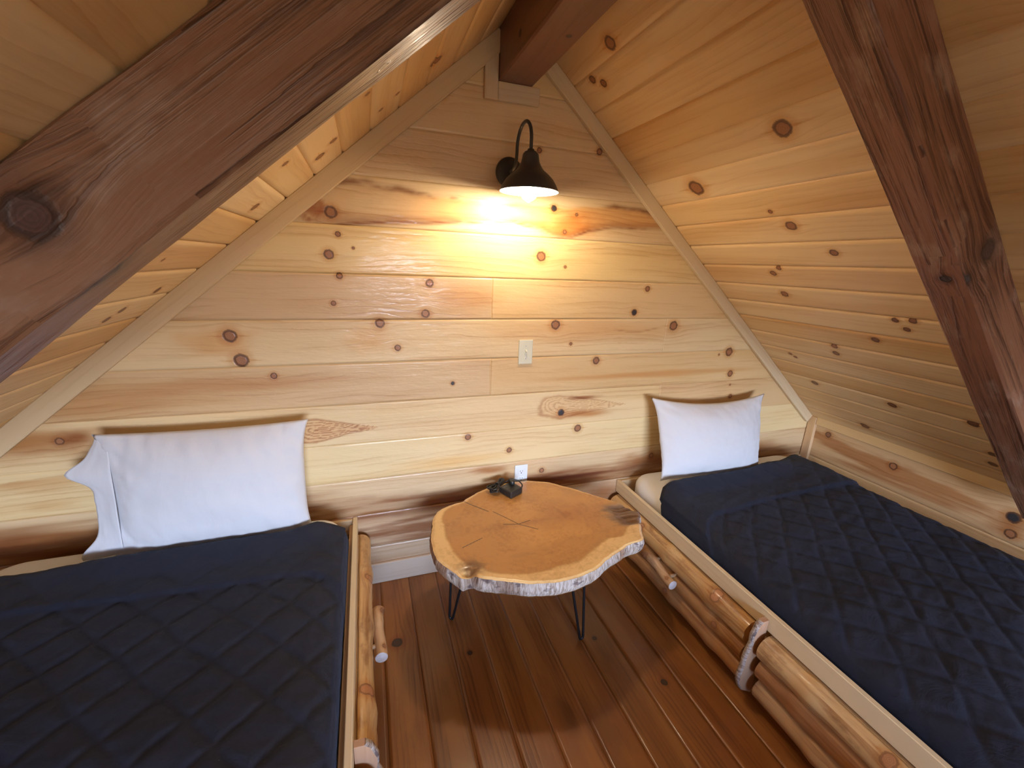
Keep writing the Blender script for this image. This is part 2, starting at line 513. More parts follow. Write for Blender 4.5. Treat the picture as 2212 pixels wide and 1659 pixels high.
UP = np.array([(-0.90, 1.775), (-0.577, 1.803), (-0.389, 1.779), (-0.087, 1.766), (0.207, 1.774), (0.409, 1.79), (0.50, 1.80), (0.80, 1.778)])
LO = np.array([(-0.95, 1.650), (-0.734, 1.637), (-0.516, 1.66), (-0.204, 1.681), (0.018, 1.695), (0.137, 1.674), (0.20, 1.650), (0.251, 1.642), (0.30, 1.652), (0.376, 1.679), (0.495, 1.702), (0.80, 1.716)])
BRN = np.array((0.50, 0.27, 0.13))
def blob(u, v, cu, cv, ru, rv, seed, soft=0.35, fu=6, fv=30, amp=0.7):
    d = np.sqrt(((u - cu) / ru) ** 2 + ((v - cv) / rv) ** 2) + (fbm(u * fu, v * fv, seed) - 0.5) * amp
    return sstep(1.0 + soft * 0.5, 1.0 - soft, d)
def wall_col(u, v, c, seed, rect):
    c = c.copy()
    def mul(f, col):
        nonlocal c
        c = c * (1 - f[:, None] + f[:, None] * np.array(col))
    v0, v1 = rect[0], rect[1]
    zc = (v0 + v1) / 2
    k = int(round(12.11 - zc / 0.18 - 0.5))
    # soft sapwood / heartwood drift along each board
    mul(sstep(0.45, 0.75, fbm(u * 1.3, v * 9, seed + 5)) * 0.5, (0.92, 0.84, 0.70))
    c = c * np.array((1.02, 1.0, 0.88))
    if k == 2:
        up = np.interp(u, UP[:, 0], UP[:, 1]) + (fbm(u * 14, v * 0, 3) - 0.5) * 0.012
        lo = np.interp(u, LO[:, 0], LO[:, 1]) + (fbm(u * 14, v * 0, 9) - 0.5) * 0.006
        ins = sstep(0, 0.012, v - lo) * sstep(0, 0.012, up - v)
        mul(ins * sstep(-0.62, -0.2, u), (0.97, 0.74, 0.50))
        mul(ins * sstep(-0.3, -0.6, u) * fbm(u * 9, v * 22, 4), (0.80, 0.68, 0.58))
        bl = np.exp(-((v - lo) / 0.007) ** 2) * (0.35 + 0.65 * sstep(0.35, 0.6, fbm(u * 5, v * 0, 31)))
        bl = np.maximum(bl, np.exp(-((v - lo - 0.012) / 0.014) ** 2) * 0.5)
        mul(bl * sstep(-0.85, -0.6, u), (0.34, 0.15, 0.07))
        bu = np.exp(-((v - up + 0.004) / 0.011) ** 2) * sstep(0.30, 0.55, fbm(u * 7, v * 30, 77)) * np.maximum(sstep(0.15, 0.0, u), sstep(0.42, 0.52, u))
        mul(bu, (0.36, 0.21, 0.14))
        mul(blob(u, v, -0.765, 1.70, 0.055, 0.05, 12, 0.6, 60, 60, 1.6), (0.62, 0.36, 0.2))
        mul(blob(u, v, 0.30, 1.70, 0.16, 0.05, 15, 0.8, 20, 50, 1.2), (0.85, 0.62, 0.42))
    if k == 4:
        mul(blob(u, v, -0.35, 1.37, 0.045, 0.06, 5, 0.9), (1.08, 1.15, 1.25))
        mul(blob(u, v, -0.20, 1.37, 0.16, 0.07, 8, 0.8), (0.92, 0.78, 0.62))
    if k == 5:
        mul(blob(u, v, 0.45, 1.23, 0.55, 0.055, 21, 0.8), (0.92, 0.76, 0.62))
        mul(blob(u, v, -1.13, 1.20, 0.13, 0.06, 22, 0.8, 12, 30), (0.9, 0.72, 0.52))
        mul(blob(u, v, -0.60, 1.20, 0.10, 0.06, 23, 0.8, 12, 30), (0.92, 0.76, 0.55))
        mul(np.exp(-((v - 1.225 - 0.012 * np.sin(u * 16)) / 0.004) ** 2) * sstep(0.55, 0.62, u) * sstep(0.88, 0.80, u) * 0.6, (0.6, 0.38, 0.22))
    if k == 6:
        mul(blob(u, v, -1.15, 1.03, 0.55, 0.035, 25, 0.9, 5, 60), (0.82, 0.64, 0.48))
        mul(blob(u, v, -1.55, 0.98, 0.5, 0.04, 26, 0.9, 5, 60), (0.85, 0.70, 0.55))
        mul(blob(u, v, 0.9, 0.985, 0.7, 0.02, 27, 0.8, 3, 60), (0.85, 0.66, 0.48))
    if k == 7:
        # two burls with contour rings
        for (cu, cv, ru, rv, s, tu) in ((-0.83, 0.815, 0.10, 0.050, 41, 1), (0.30, 0.838, 0.115, 0.062, 43, 1)):
            x = (u - cu); r = ru * np.where(x > 0, 2.6 if cu < 0 else 3.4, 1.0)
            hw = rv * np.clip(1 - np.clip(x, 0, None) / (ru * (2.6 if cu < 0 else 3.4)), 0.02, 1)
            d = np.sqrt((np.minimum(x, 0) / ru) ** 2 + ((v - cv + 0.03 * x) / hw) ** 2)
            d = np.where(x > ru * (2.6 if cu < 0 else 3.4), 9, d)
            d = d + (fbm(u * 16, v * 30, s) - 0.5) * 0.45
            m_ = sstep(1.15, 0.75, d)
            rg = 0.5 + 0.5 * np.sin(d * 26 + fbm(u * 20, v * 30, s + 3) * 4)
            mul(m_ * (0.55 if cu < 0 else 0.35), (0.88, 0.66, 0.48))
            mul(m_ * sstep(0.62, 0.9, rg) * (0.85 if cu < 0 else 0.45), (0.52, 0.30, 0.17))
            mul(np.exp(-((d - 1.0) / 0.10) ** 2) * (0.8 if cu < 0 else 0.55), (0.55, 0.32, 0.18))
        mul(blob(u, v, 0.43, 0.878, 0.10, 0.012, 44, 0.8, 10, 60), (0.42, 0.22, 0.12))
        mul(blob(u, v, 0.43, 0.790, 0.16, 0.022, 46, 0.9, 10, 60), (0.66, 0.42, 0.24))
        mul(blob(u, v, -1.80, 0.85, 0.30, 0.055, 47, 0.9, 5, 26, 1.2), (0.55, 0.34, 0.20))
        mul(blob(u, v, -1.62, 0.855, 0.06, 0.035, 48, 0.9, 20, 30), (0.55, 0.33, 0.2))
    if k == 8:
        mul(sstep(-1.3, -1.9, u) * sstep(0.4, 0.6, fbm(u * 2, v * 20, 51)) * 0.8, (0.75, 0.55, 0.38))
        mul(blob(u, v, -0.25, 0.60, 0.30, 0.03, 52, 0.9, 4, 40), (0.95, 0.80, 0.58))
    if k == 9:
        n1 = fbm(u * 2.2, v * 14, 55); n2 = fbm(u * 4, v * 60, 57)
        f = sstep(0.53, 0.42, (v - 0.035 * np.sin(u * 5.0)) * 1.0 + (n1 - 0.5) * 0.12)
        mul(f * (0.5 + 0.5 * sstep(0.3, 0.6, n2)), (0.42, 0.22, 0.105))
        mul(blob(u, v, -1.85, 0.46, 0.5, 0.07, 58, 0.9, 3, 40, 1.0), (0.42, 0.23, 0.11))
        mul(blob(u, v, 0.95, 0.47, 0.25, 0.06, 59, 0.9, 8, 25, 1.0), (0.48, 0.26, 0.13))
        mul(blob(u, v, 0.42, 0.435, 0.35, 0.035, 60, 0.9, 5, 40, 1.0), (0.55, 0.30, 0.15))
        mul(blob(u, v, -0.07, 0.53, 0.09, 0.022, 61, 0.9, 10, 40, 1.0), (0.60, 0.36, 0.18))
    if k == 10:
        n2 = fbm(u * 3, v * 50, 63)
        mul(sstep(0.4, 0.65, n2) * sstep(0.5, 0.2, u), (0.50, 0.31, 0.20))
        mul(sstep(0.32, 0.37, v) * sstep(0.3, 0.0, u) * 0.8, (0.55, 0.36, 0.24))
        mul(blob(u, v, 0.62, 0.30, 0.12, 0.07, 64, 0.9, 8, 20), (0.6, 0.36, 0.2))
    if k == 11:
        mul(sstep(0.45, 0.7, fbm(u * 3, v * 40, 66)) * 0.5, (0.75, 0.62, 0.52))
    return np.clip(c, 0, 1)

US_W = ulines([(-2.2, 0.008), (-1.0, 0.0045), (-0.5, 0.008), (0.1, 0.0045), (0.7, 0.008), (2.2, 1)])
def wall_clip(V):
    hi = np.minimum(KX + 0.01, np.maximum(0.0, (RZ - V) / SL + 0.012))
    return -hi, hi
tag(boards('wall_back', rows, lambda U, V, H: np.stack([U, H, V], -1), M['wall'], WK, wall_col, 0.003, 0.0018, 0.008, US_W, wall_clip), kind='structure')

# ---- ceiling (both slopes)
CRK = [(0.747, 0.769, 0.026, 0), (0.294, 0.908, 0.031, 0), (0.334, 0.289, 0.021, 0), (0.604, 1.145, 0.019, 0), (0.706, 1.284, 0.014, 0), (0.403, 1.404, 0.013, 0), (0.445, 1.371, 0.010, 0), (0.394, 1.539, 0.016, 0), (0.799, 1.637, 0.011, 0.3), (0.856, 1.63, 0.012, 0.3), (0.824, 1.685, 0.011, 0.3), (0.688, 1.784, 0.014, 0.3), (0.483, 1.891, 0.013, 0), (0.47, 1.948, 0.014, 0), (0.19, 2.047, 0.009, 0), (0.21, 2.069, 0.009, 0), (0.222, 2.304, 0.016, 0.3), (0.601, 2.312, 0.017, 0.3), (0.903, 2.28, 0.017, 0.5), (0.927, 2.507, 0.015, 0.5), (0.911, 2.604, 0.015, 0.5), (0.556, 1.07, 0.008, 0), (0.186, 0.379, 0.014, 0), (0.144, 0.345, 0.014, 0), (1.30, 0.629, 0.024, 0.2), (1.30, 0.894, 0.008, 1), (0.37, 2.653, 0.02, 0.2)]
CLK = [(0.252, 0.877, 0.013, 0), (0.198, 0.937, 0.017, 0), (0.393, 1.037, 0.010, 0), (0.214, 1.196, 0.015, 0), (0.402, 1.454, 0.006, 0), (0.158, 1.608, 0.013, 0.3), (0.245, 1.691, 0.012, 0.3), (0.273, 1.73, 0.012, 0.3), (0.225, 0.452, 0.021, 0), (0.206, 0.612, 0.008, 0), (0.174, 0.681, 0.008, 0), (0.428, 0.741, 0.008, 0)]
CT = [(0.82, 0.60, 0.32), (0.79, 0.55, 0.27), (0.84, 0.64, 0.37), (0.76, 0.52, 0.25), (0.82, 0.61, 0.34), (0.79, 0.56, 0.30)]
rows = []
rnd = random.Random(3)
NS = int(KX * QS / 0.1297) + 1
for k in range(-1, NS):
    a = max(0.0, 0.064 + k * 0.1297); b = min(KX * QS + 0.02, 0.064 + (k + 1) * 0.1297)
    if b - a > 0.005: rows.append((a, b, 0.0, -FAR, CT[(k * 5 + k // 3) % 6], 100 + k * 1.9))
for k in range(-1, NS):
    a = max(0.0, 0.062 + k * 0.1315); b = min(KX * QS + 0.02, 0.062 + (k + 1) * 0.1315)
    if b - a > 0.005: rows.append((-b, -a, 0.0, -FAR, CT[(k * 7 + k // 2 + 2) % 6], 200 + k * 2.3))
def ceil3d(U, V, H):
    s = np.abs(V)
    x = V / QS; z = RZ - s * SL / QS
    sg = np.where(V >= 0, 1.0, -1.0)
    return np.stack([x + H * sg * SL / QS, -U, z + H / QS], -1)
US_C = ulines([(0.0, 0.010), (1.6, 0.06), (-FAR, 1)])
def ceil_col(u, v, c, seed, rect):
    f = sstep(0.42, 0.72, fbm(u * 1.2, v * 12, seed)) * 0.7
    return c * (1 - f[:, None] + f[:, None] * np.array((0.86, 0.74, 0.60)))
tag(boards('ceiling', rows, ceil3d, M['ceil'], CRK + [(k[0], -k[1], k[2], k[3]) for k in CLK], ceil_col, 0.0065, 0.0065, 0.012, US_C), kind='structure')

# ---- floor of the loft
FK = [(0.383, -0.551, 0.019, 0), (0.515, -0.275, 0.009, 0), (0.854, 0.41, 0.011, 0), (0.60, 0.25, 0.008, 0)]
FT = [(0.33, 0.125, 0.026), (0.29, 0.108, 0.022), (0.35, 0.135, 0.030), (0.28, 0.112, 0.025), (0.31, 0.115, 0.022)]
rows = []
for k in range(-12, 22):
    a = -0.605 + 0.1335 * k; b = a + 0.1335
    a, b = max(a, -KX - 0.01), min(b, KX + 0.01)
    if b - a > 0.01: rows.append((a, b, 0.0, -LOFT, FT[(k * 3) % 5], 300 + k * 2.7))
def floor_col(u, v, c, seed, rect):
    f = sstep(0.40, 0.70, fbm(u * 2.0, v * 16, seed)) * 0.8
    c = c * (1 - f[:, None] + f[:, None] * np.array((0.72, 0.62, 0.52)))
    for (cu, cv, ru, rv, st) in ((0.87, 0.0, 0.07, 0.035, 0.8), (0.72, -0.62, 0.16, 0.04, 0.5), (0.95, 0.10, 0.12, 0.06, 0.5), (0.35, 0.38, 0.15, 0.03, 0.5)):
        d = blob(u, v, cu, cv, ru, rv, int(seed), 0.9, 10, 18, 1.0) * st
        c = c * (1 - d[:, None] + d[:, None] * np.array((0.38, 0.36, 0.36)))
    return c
US_F = ulines([(0.0, 0.012), (1.5, 0.08), (-LOFT, 1)])
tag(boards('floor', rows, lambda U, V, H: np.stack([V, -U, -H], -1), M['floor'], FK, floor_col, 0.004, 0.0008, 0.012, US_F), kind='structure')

# ---- knee walls: right and left
KK = [(0.503, 0.526, 0.018, 0), (0.134, 0.563, 0.016, 0.3), (0.985, 0.509, 0.023, 1), (0.995, 0.430, 0.019, 0)]
def knee_col(u, v, c, seed, rect):
    n = fbm(u * 2.0, v * 22, 71)
    f = sstep(0.46, 0.62, n + 0.10 * np.sin(u * 4)) * sstep(0.40, 0.44, v) * sstep(0.61, 0.55, v)
    f = np.maximum(f, blob(u, v, 0.60, 0.50, 0.30, 0.035, 72, 0.8, 6, 40, 1.1))
    f = np.maximum(f, blob(u, v, 0.98, 0.46, 0.10, 0.06, 73, 0.8, 8, 20, 1.0))
    return c * (1 - 0.8 * f[:, None] + 0.8 * f[:, None] * np.array((0.60, 0.36, 0.20)))
US_K = ulines([(0.0, 0.010), (1.4, 0.08), (-FAR, 1)])
krows = [(-0.02, 0.19, 0, -FAR, TAN, 401), (0.19, 0.385, 0, -FAR, GOLD, 402), (0.385, 0.66, 0, -FAR, (0.62, 0.42, 0.22), 403)]
tag(boards('wall_right', krows, lambda U, V, H: np.stack([KX + H, -U, V], -1), M['wall'], KK, knee_col, 0.003, 0.002, 0.010, US_K), kind='structure')
tag(boards('wall_left', krows, lambda U, V, H: np.stack([-KX - H, -U, V], -1), M['wall'], (), knee_col, 0.003, 0.002, 0.010, US_K), kind='structure')

# ---- the rest of the house behind the camera: lower walls, lower floor and the far gable with its window
def lower_wall(name, x, sg):
    V, F = [(x, FAR, LOW), (x, 0.02, LOW), (x, 0.02, -0.02), (x, FAR, -0.02)], [(0, 1, 2, 3)]
    me = mesh_np(name, V, F); wood_attrs(me, 1, (0.40, 0.25, 0.12), 410 + sg)
    tag(link(name, me, M['plank']), kind='structure')
lower_wall('wall_right_lower', KX, 1); lower_wall('wall_left_lower', -KX, -1)
me = mesh_np('floor_lower', [(-KX, FAR, LOW), (KX, FAR, LOW), (KX, LOFT, LOW), (-KX, LOFT, LOW)], [(0, 1, 2, 3)])
wood_attrs(me, 1, (0.12, 0.05, 0.018), 416); tag(link('floor_lower', me, M['floor']), kind='structure')
tag(box_obj('wall_daylight_block', -KX + 0.002, KX - 0.002, LOFT - 0.09, LOFT - 0.002, LOW + 0.002, 0.48, M['plank'], grain=0, colr=(0.40, 0.25, 0.12), seed=419), kind='structure')  # unseen low wall, added to keep window daylight off the floor and beds
x0, x1, z0, z1 = WIN
gz = lambda x: RZ - SL * abs(x)
V = [(-KX, FAR, LOW), (x0, FAR, LOW), (x1, FAR, LOW), (KX, FAR, LOW),
     (-KX, FAR, z0), (x0, FAR, z0), (x1, FAR, z0), (KX, FAR, z0),
     (-KX, FAR, KZ), (KX, FAR, KZ), (x0, FAR, z1), (x1, FAR, z1), (x0, FAR, gz(x0)), (x1, FAR, gz(x1)), (0, FAR, RZ), (0, FAR, WTOP)]
F = [(0, 1, 5, 4), (1, 2, 6, 5), (2, 3, 7, 6), (4, 5, 10, 12, 8), (6, 7, 9, 13, 11), (10, 15, 14, 12), (15, 11, 13, 14)]
me = mesh_np('wall_front', V, F); wood_attrs(me, 0, (0.40, 0.25, 0.12), 417); tag(link('wall_front', me, M['plank']), kind='structure')
bm = bmesh.new()
fw = 0.06
for b_ in ((x0 - 0.05, x0 + fw, z0 - 0.05, z1 + 0.05), (x1 - fw, x1 + 0.05, z0 - 0.05, z1 + 0.05), (x0, x1, z0 - 0.05, z0 + fw), (x0, x1, z1 - fw, z1 + 0.05), (-0.025, 0.025, z0, z1), (x0, x1, 0.50, 0.55)):
    bm_box(bm, b_[0], b_[1], FAR - 0.05, FAR + 0.03, b_[2], b_[3], 0.004)
sl_ = (WTOP - z1) / x1
for sg in (-1, 1):
    q = [(0, WTOP + 0.05), (sg * (x1 + 0.05), z1 + 0.05 - 0.05 * sl_), (sg * (x1 + 0.05), z1 - 0.05 * sl_ - 0.04), (0, WTOP - 0.06)]
    va = [bm.verts.new((p[0], FAR - 0.05, p[1])) for p in q]; vb = [bm.verts.new((p[0], FAR + 0.03, p[1])) for p in q]
    bm.faces.new(va); bm.faces.new(vb[::-1])
    for i in range(4): bm.faces.new((va[i], vb[i], vb[(i + 1) % 4], va[(i + 1) % 4]))
bm_box(bm, -0.025, 0.025, FAR - 0.05, FAR + 0.03, z1, WTOP - 0.03, 0.004)
me = bpy.data.meshes.new('window_1'); bm.to_mesh(me); bm.free(); wood_attrs(me, 2, PALE, 418)
win = tag(link('window_1', me, M['plank']), kind='structure')
g = NT('window_glass')
tr = g.n('ShaderNodeBsdfTransparent'); gl = g.n('ShaderNodeBsdfGlossy'); gl.inputs['Roughness'].default_value = 0.02
mx = g.n('ShaderNodeMixShader'); mx.inputs[0].default_value = 0.06
g.t.links.new(tr.outputs[0], mx.inputs[1]); g.t.links.new(gl.outputs[0], mx.inputs[2]); g.t.links.new(mx.outputs[0], g.out.inputs[0])
me = mesh_np('pane', [(x0 + fw, FAR - 0.01, z0 + fw), (x1 - fw, FAR - 0.01, z0 + fw), (x1 - fw, FAR - 0.01, z1 - fw), (0, FAR - 0.01, WTOP - 0.05), (x0 + fw, FAR - 0.01, z1 - fw)], [(0, 1, 2, 3, 4)])
link('pane', me, g.m, win)

# ------------------------------------------------------------------ timbers
def timber(name, length, w, d, mat, colr, seed, knots, rough_amp, label, cat, dl=0.03, nw=8, group=None):
    """local x along the timber 0..length, y across 0..w, z 0..d (z up to the ceiling)"""
    nl = int(length / dl)
    prof = []
    r = 0.006
    def edge(a, b, n):
        return [(a[0] + (b[0] - a[0]) * i / n, a[1] + (b[1] - a[1]) * i / n) for i in range(n)]
    pts = edge((r, 0), (w - r, 0), nw) + edge((w - r, 0), (w, r), 1) + edge((w, r), (w, d - r), nw) + edge((w, d - r), (w - r, d), 1) + \
          edge((w - r, d), (r, d), nw) + edge((r, d), (0, d - r), 1) + edge((0, d - r), (0, r), nw) + edge((0, r), (r, 0), 1)
    n = len(pts)
    V, F = [], []
    P = np.array(pts)
    for i in range(nl + 1):
        x = length * i / nl
        a = (fbm(np.full(n, x * 4.0), np.arange(n) * 0.5, seed) - 0.5) * rough_amp
        ce = np.array((w / 2, d / 2))
        dirv = (P - ce) / np.linalg.norm(P - ce, axis=1)[:, None]
        Q = P + dirv * a[:, None]
        for q in Q: V.append((x, q[0], q[1]))
    for i in range(nl):
        for k in range(n):
            k2 = (k + 1) % n
            F.append((i * n + k, (i + 1) * n + k, (i + 1) * n + k2, i * n + k2))
    F.append(tuple(range(n))); F.append(tuple(nl * n + k for k in range(n))[::-1])
    me = mesh_np(name, V, F)
    wood_attrs(me, 0, colr, seed, knots)
    o = link(name, me, mat)
    return tag(o, label, cat, group)

# rafters lie against the ceiling at y -1.158 .. -1.043 (right) and -1.158 .. -1.045 (left)
def rafter(side, dep, y0, y1, knots, colr, seed, label, mat, amp):
    s0 = 0.215
    o = timber('roof_rafter', KX * QS - 0.06 - s0, y1 - y0, dep, mat, colr, seed, [(k[0] - s0,) + tuple(k[1:]) for k in knots], amp, label, 'beam', group='roof rafters')
    # local x: down the slope, local z: up to the ceiling
    ax = Vector((side / QS, 0, -SL / QS)); az = Vector((side * SL / QS, 0, 1 / QS)); ay = Vector((0, side, 0))
    m = Matrix((ax, ay, az)).transposed()
    o.matrix_world = Matrix.Translation(Vector((0, y0 if side > 0 else y1, RZ)) - az * (dep + 0.001) + ax * s0) @ m.to_4x4()
    return o
LR = rafter(-1, 0.136, -1.158, -1.062, [(1.300, 0.096, 0.083, 0.024, 0.0), (0.85, 0.05, 0.0, 0.010, 0.2)], (0.250, 0.128, 0.072), 501,
            'thick rough dark brown rafter with a big knot, sloping up along the left ceiling', M['beam'], 0.008)
RR = rafter(1, 0.140, -1.150, -1.045, [(1.22, 0.0, 0.085, 0.024, 0.3), (1.235, 0.045, 0.0, 0.012, 0.5)], (0.235, 0.108, 0.062), 523,
            'dark brown rafter sloping down the right ceiling above the right bed', M['beam'], 0.005)
# ridge beam
rb = timber('ridge_beam', -FAR - 0.002, 0.142, 0.18, M['sbeam'], (0.175, 0.075, 0.045), 541, [(0.25, 0.0, 0.06, 0.010, 0.3), (0.42, 0.10, 0.0, 0.008, 0.4)], 0.002,
            'red brown square ridge beam running along the peak of the ceiling over the wall lamp', 'beam')
rb.matrix_world = Matrix(((0, 1, 0, -0.071), (-1, 0, 0, -0.001), (0, 0, 1, 2.199), (0, 0, 0, 1)))

# ------------------------------------------------------------------ trim
def slope_trim(name, side, s0, s1, wd, th, colr, seed):
    ax = Vector((side / QS, 0, -SL / QS)); az = Vector((-side * SL / QS, 0, -1 / QS)); 
    bm = bmesh.new(); bm_box(bm, s0, s1, -th, 0.0, 0.0, wd, 0.0025)
    me = bpy.data.meshes.new(name); bm.to_mesh(me); bm.free()
    wood_attrs(me, 0, colr, seed)
    ay = Vector((0, 1, 0))
    m = Matrix((ax, ay, az)).transposed()
    me.transform(Matrix.Translation(Vector((0, -0.0005, RZ))) @ m.to_4x4())
    if side < 0: me.flip_normals()
    me.update()
    bm = bmesh.new(); bm.from_mesh(me); bmesh.ops.recalc_face_normals(bm, faces=bm.faces); bm.to_mesh(me); bm.free()
    return tag(link(name, me, M['plank']), kind='structure')
slope_trim('trim_1', -1, 0.10, KX * QS - 0.02, 0.066, 0.020, (0.64, 0.48, 0.28), 601)
slope_trim('trim_2', 1, 0.10, KX * QS - 0.02, 0.055, 0.022, (0.68, 0.54, 0.34), 602)
tag(box_obj('trim_3', -0.127, -0.073, -0.020, -0.0005, 2.134, 2.330, M['plank'], grain=2, colr=(0.62, 0.48, 0.31), seed=603), kind='structure')
tag(box_obj('trim_4', -0.0727, 0.100, -0.020, -0.0005, 2.134, 2.1985, M['plank'], grain=0, colr=(0.62, 0.50, 0.34), seed=604), kind='structure')
for i, sg in ((5, 1), (7, -1)):
    a, b = sorted((sg * (KX - 0.020), sg * (KX - 0.0005)))
    tag(box_obj('trim_%d' % i, a, b, -5.1, -0.055, 0.604, 0.655, M['plank'], grain=1, colr=(0.68, 0.47, 0.23), seed=605 + i, knots=()), kind='structure')
    a, b = sorted((sg * (KX - 0.022), sg * (KX - 0.0005)))
    tag(box_obj('trim_%d' % (i + 1), a, b, -0.054, -0.004, 0.0, 0.650, M['plank'], grain=2, colr=(0.66, 0.44, 0.24), seed=615 + i), kind='structure')
tag(box_obj('baseboard_back', -0.655, 0.655, -0.016, -0.0005, 0.0, 0.110, M['plank'], grain=0, colr=(0.66, 0.52, 0.38), seed=620, bev=0.003), kind='structure')

# ------------------------------------------------------------------ more materials
def bark_mat():
    m = NT('weathered_bark')
    a = m.sep(m.attr('gr').outputs['Vector'])      # x: along the rim, y: height
    v = m.vec(m.math('MULTIPLY', a[0], 120.0), m.math('MULTIPLY', a[1], 22.0), 0.0)
    n1 = m.noise(v, 1.0, 4.0, 0.65, 0.6)
    n2 = m.noise(m.vec(m.math('MULTIPLY', a[0], 14.0), m.math('MULTIPLY', a[1], 30.0), 3.0), 1.0, 3.0, 0.6)
    c = m.ramp(n1, [(0.30, (0.13, 0.08, 0.055)), (0.43, (0.36, 0.28, 0.22)), (0.58, (0.55, 0.48, 0.43)), (0.75, (0.66, 0.60, 0.55))])
    c = m.mix(m.math('MULTIPLY', m.ss(n2, 0.56, 0.66), 0.75), c, (0.09, 0.055, 0.06))
    c = m.mix(1.0, c, m.attr('col').outputs['Color'], 'MULTIPLY')
    return m.bsdf(c, 0.75, normal=m.bump(n1, 0.8, 0.006), spec=0.3)
M['bark'] = bark_mat()

def slab_mat():
    m = NT('polished_tree_slice')
    tc = m.n('ShaderNodeTexCoord').outputs['Object']
    col = m.attr('col').outputs['Color']
    a = m.sep(m.attr('gr').outputs['Vector'])      # x: angle, y: ring radius
    rn = m.noise(m.vec(m.math('MULTIPLY', a[0], 2.0), m.math('MULTIPLY', a[1], 10.0), 0.0), 1.0, 3.0)
    ring = m.math('SINE', m.math('ADD', m.math('MULTIPLY', a[1], 230.0), m.math('MULTIPLY', rn, 10.0)))
    n1 = m.noise(tc, 9.0, 5.0, 0.6, 0.4)
    n2 = m.noise(tc, 45.0, 4.0, 0.65, 1.2)
    f = m.math('ADD', m.math('MULTIPLY', ring, 0.05), m.math('ADD', m.math('MULTIPLY', m.math('SUBTRACT', n1, 0.48), 1.2), m.math('MULTIPLY', m.math('SUBTRACT', n2, 0.48), 1.1)))
    c = m.mix(m.math('MULTIPLY', f, 1.0, clamp=True), col, m.mix(1.0, col, (0.50, 0.32, 0.20), 'MULTIPLY'))
    return m.bsdf(c, 0.30, normal=m.bump(n2, 0.05, 0.002), coat=0.25, coat_rough=0.1)
M['slab'] = slab_mat()

def fabric(name, color, rough=0.9, sheen=0.2, wr=0.25, tint=(1, 1, 1), wscale=(7.0, 7.0, 2.2)):
    m = NT(name)
    tc = m.n('ShaderNodeTexCoord').outputs['Object']
    mp = m.n('ShaderNodeMapping'); m.set(mp.inputs[0], tc); mp.inputs['Scale'].default_value = wscale
    n1 = m.noise(mp.outputs[0], 1.0, 4.0, 0.55, 1.0)
    n2 = m.noise(tc, 600.0, 2.0)
    h = m.math('ADD', m.math('MULTIPLY', n1, 1.0), m.math('MULTIPLY', n2, 0.03))
    c = m.mix(n2, tuple(x * 0.96 for x in color), tuple(min(1, x * 1.04) for x in color))
    return m.bsdf(c, rough, normal=m.bump(h, wr, 0.012), sheen=sheen, spec=0.25, sheen_tint=tint)
M['pillow'] = fabric('white_pillowcase_cotton', (0.63, 0.63, 0.65), 0.85, 0.15, 0.30)
M['sheet'] = fabric('cream_fitted_sheet', (0.86, 0.86, 0.85), 0.85, 0.1, 0.35)

def quilt_mat():
    m = NT('navy_quilted_fabric')
    tc = m.n('ShaderNodeTexCoord').outputs['Object']
    n1 = m.noise(tc, 11.0, 5.0, 0.6, 1.0)
    n2 = m.noise(tc, 500.0, 2.0)
    c = m.mix(n1, (0.008, 0.010, 0.019), (0.016, 0.020, 0.038))
    h = m.math('ADD', n1, m.math('MULTIPLY', n2, 0.06))
    return m.bsdf(c, 0.75, normal=m.bump(h, 0.35, 0.012), sheen=0.06, spec=0.25, sheen_tint=(0.5, 0.65, 1.0))
M['quilt'] = quilt_mat()
M['black_metal'] = plain('matte_black_metal', (0.030, 0.033, 0.040), 0.38, 0.0, 0.5, 0.1, 200.0)
M['rod'] = plain('black_steel_rod', (0.010, 0.010, 0.011), 0.35, 0.0, 0.5, 0.1, 200.0)
M['enamel'] = plain('white_enamel', (0.86, 0.85, 0.82), 0.45, 0.0, 0.5, 0.02)
M['ivory'] = plain('ivory_plastic', (0.66, 0.64, 0.50), 0.35, 0.0, 0.5, 0.02)
M['white_plastic'] = plain('white_plastic', (0.70, 0.74, 0.74), 0.35, 0.0, 0.5, 0.02)
M['black_plastic'] = plain('black_plastic', (0.020, 0.019, 0.018), 0.42, 0.0, 0.5, 0.1)
M['rubber'] = plain('black_cable_rubber', (0.010, 0.010, 0.010), 0.40, 0.0, 0.5, 0.1)
M['slot'] = plain('dark_slot', (0.006, 0.006, 0.006), 0.6)
M['screw'] = plain('steel_screw', (0.45, 0.43, 0.38), 0.35, 0.8)
M['usb'] = plain('grey_usb_insert', (0.10, 0.10, 0.11), 0.4)
g = NT('glowing_bulb')
em = g.n('ShaderNodeEmission')
em.inputs[0].default_value = (1.0, 0.80, 0.56, 1)
em.inputs[1].default_value = LAMP
g.t.links.new(em.outputs[0], g.out.inputs[0])
M['bulb'] = g.m

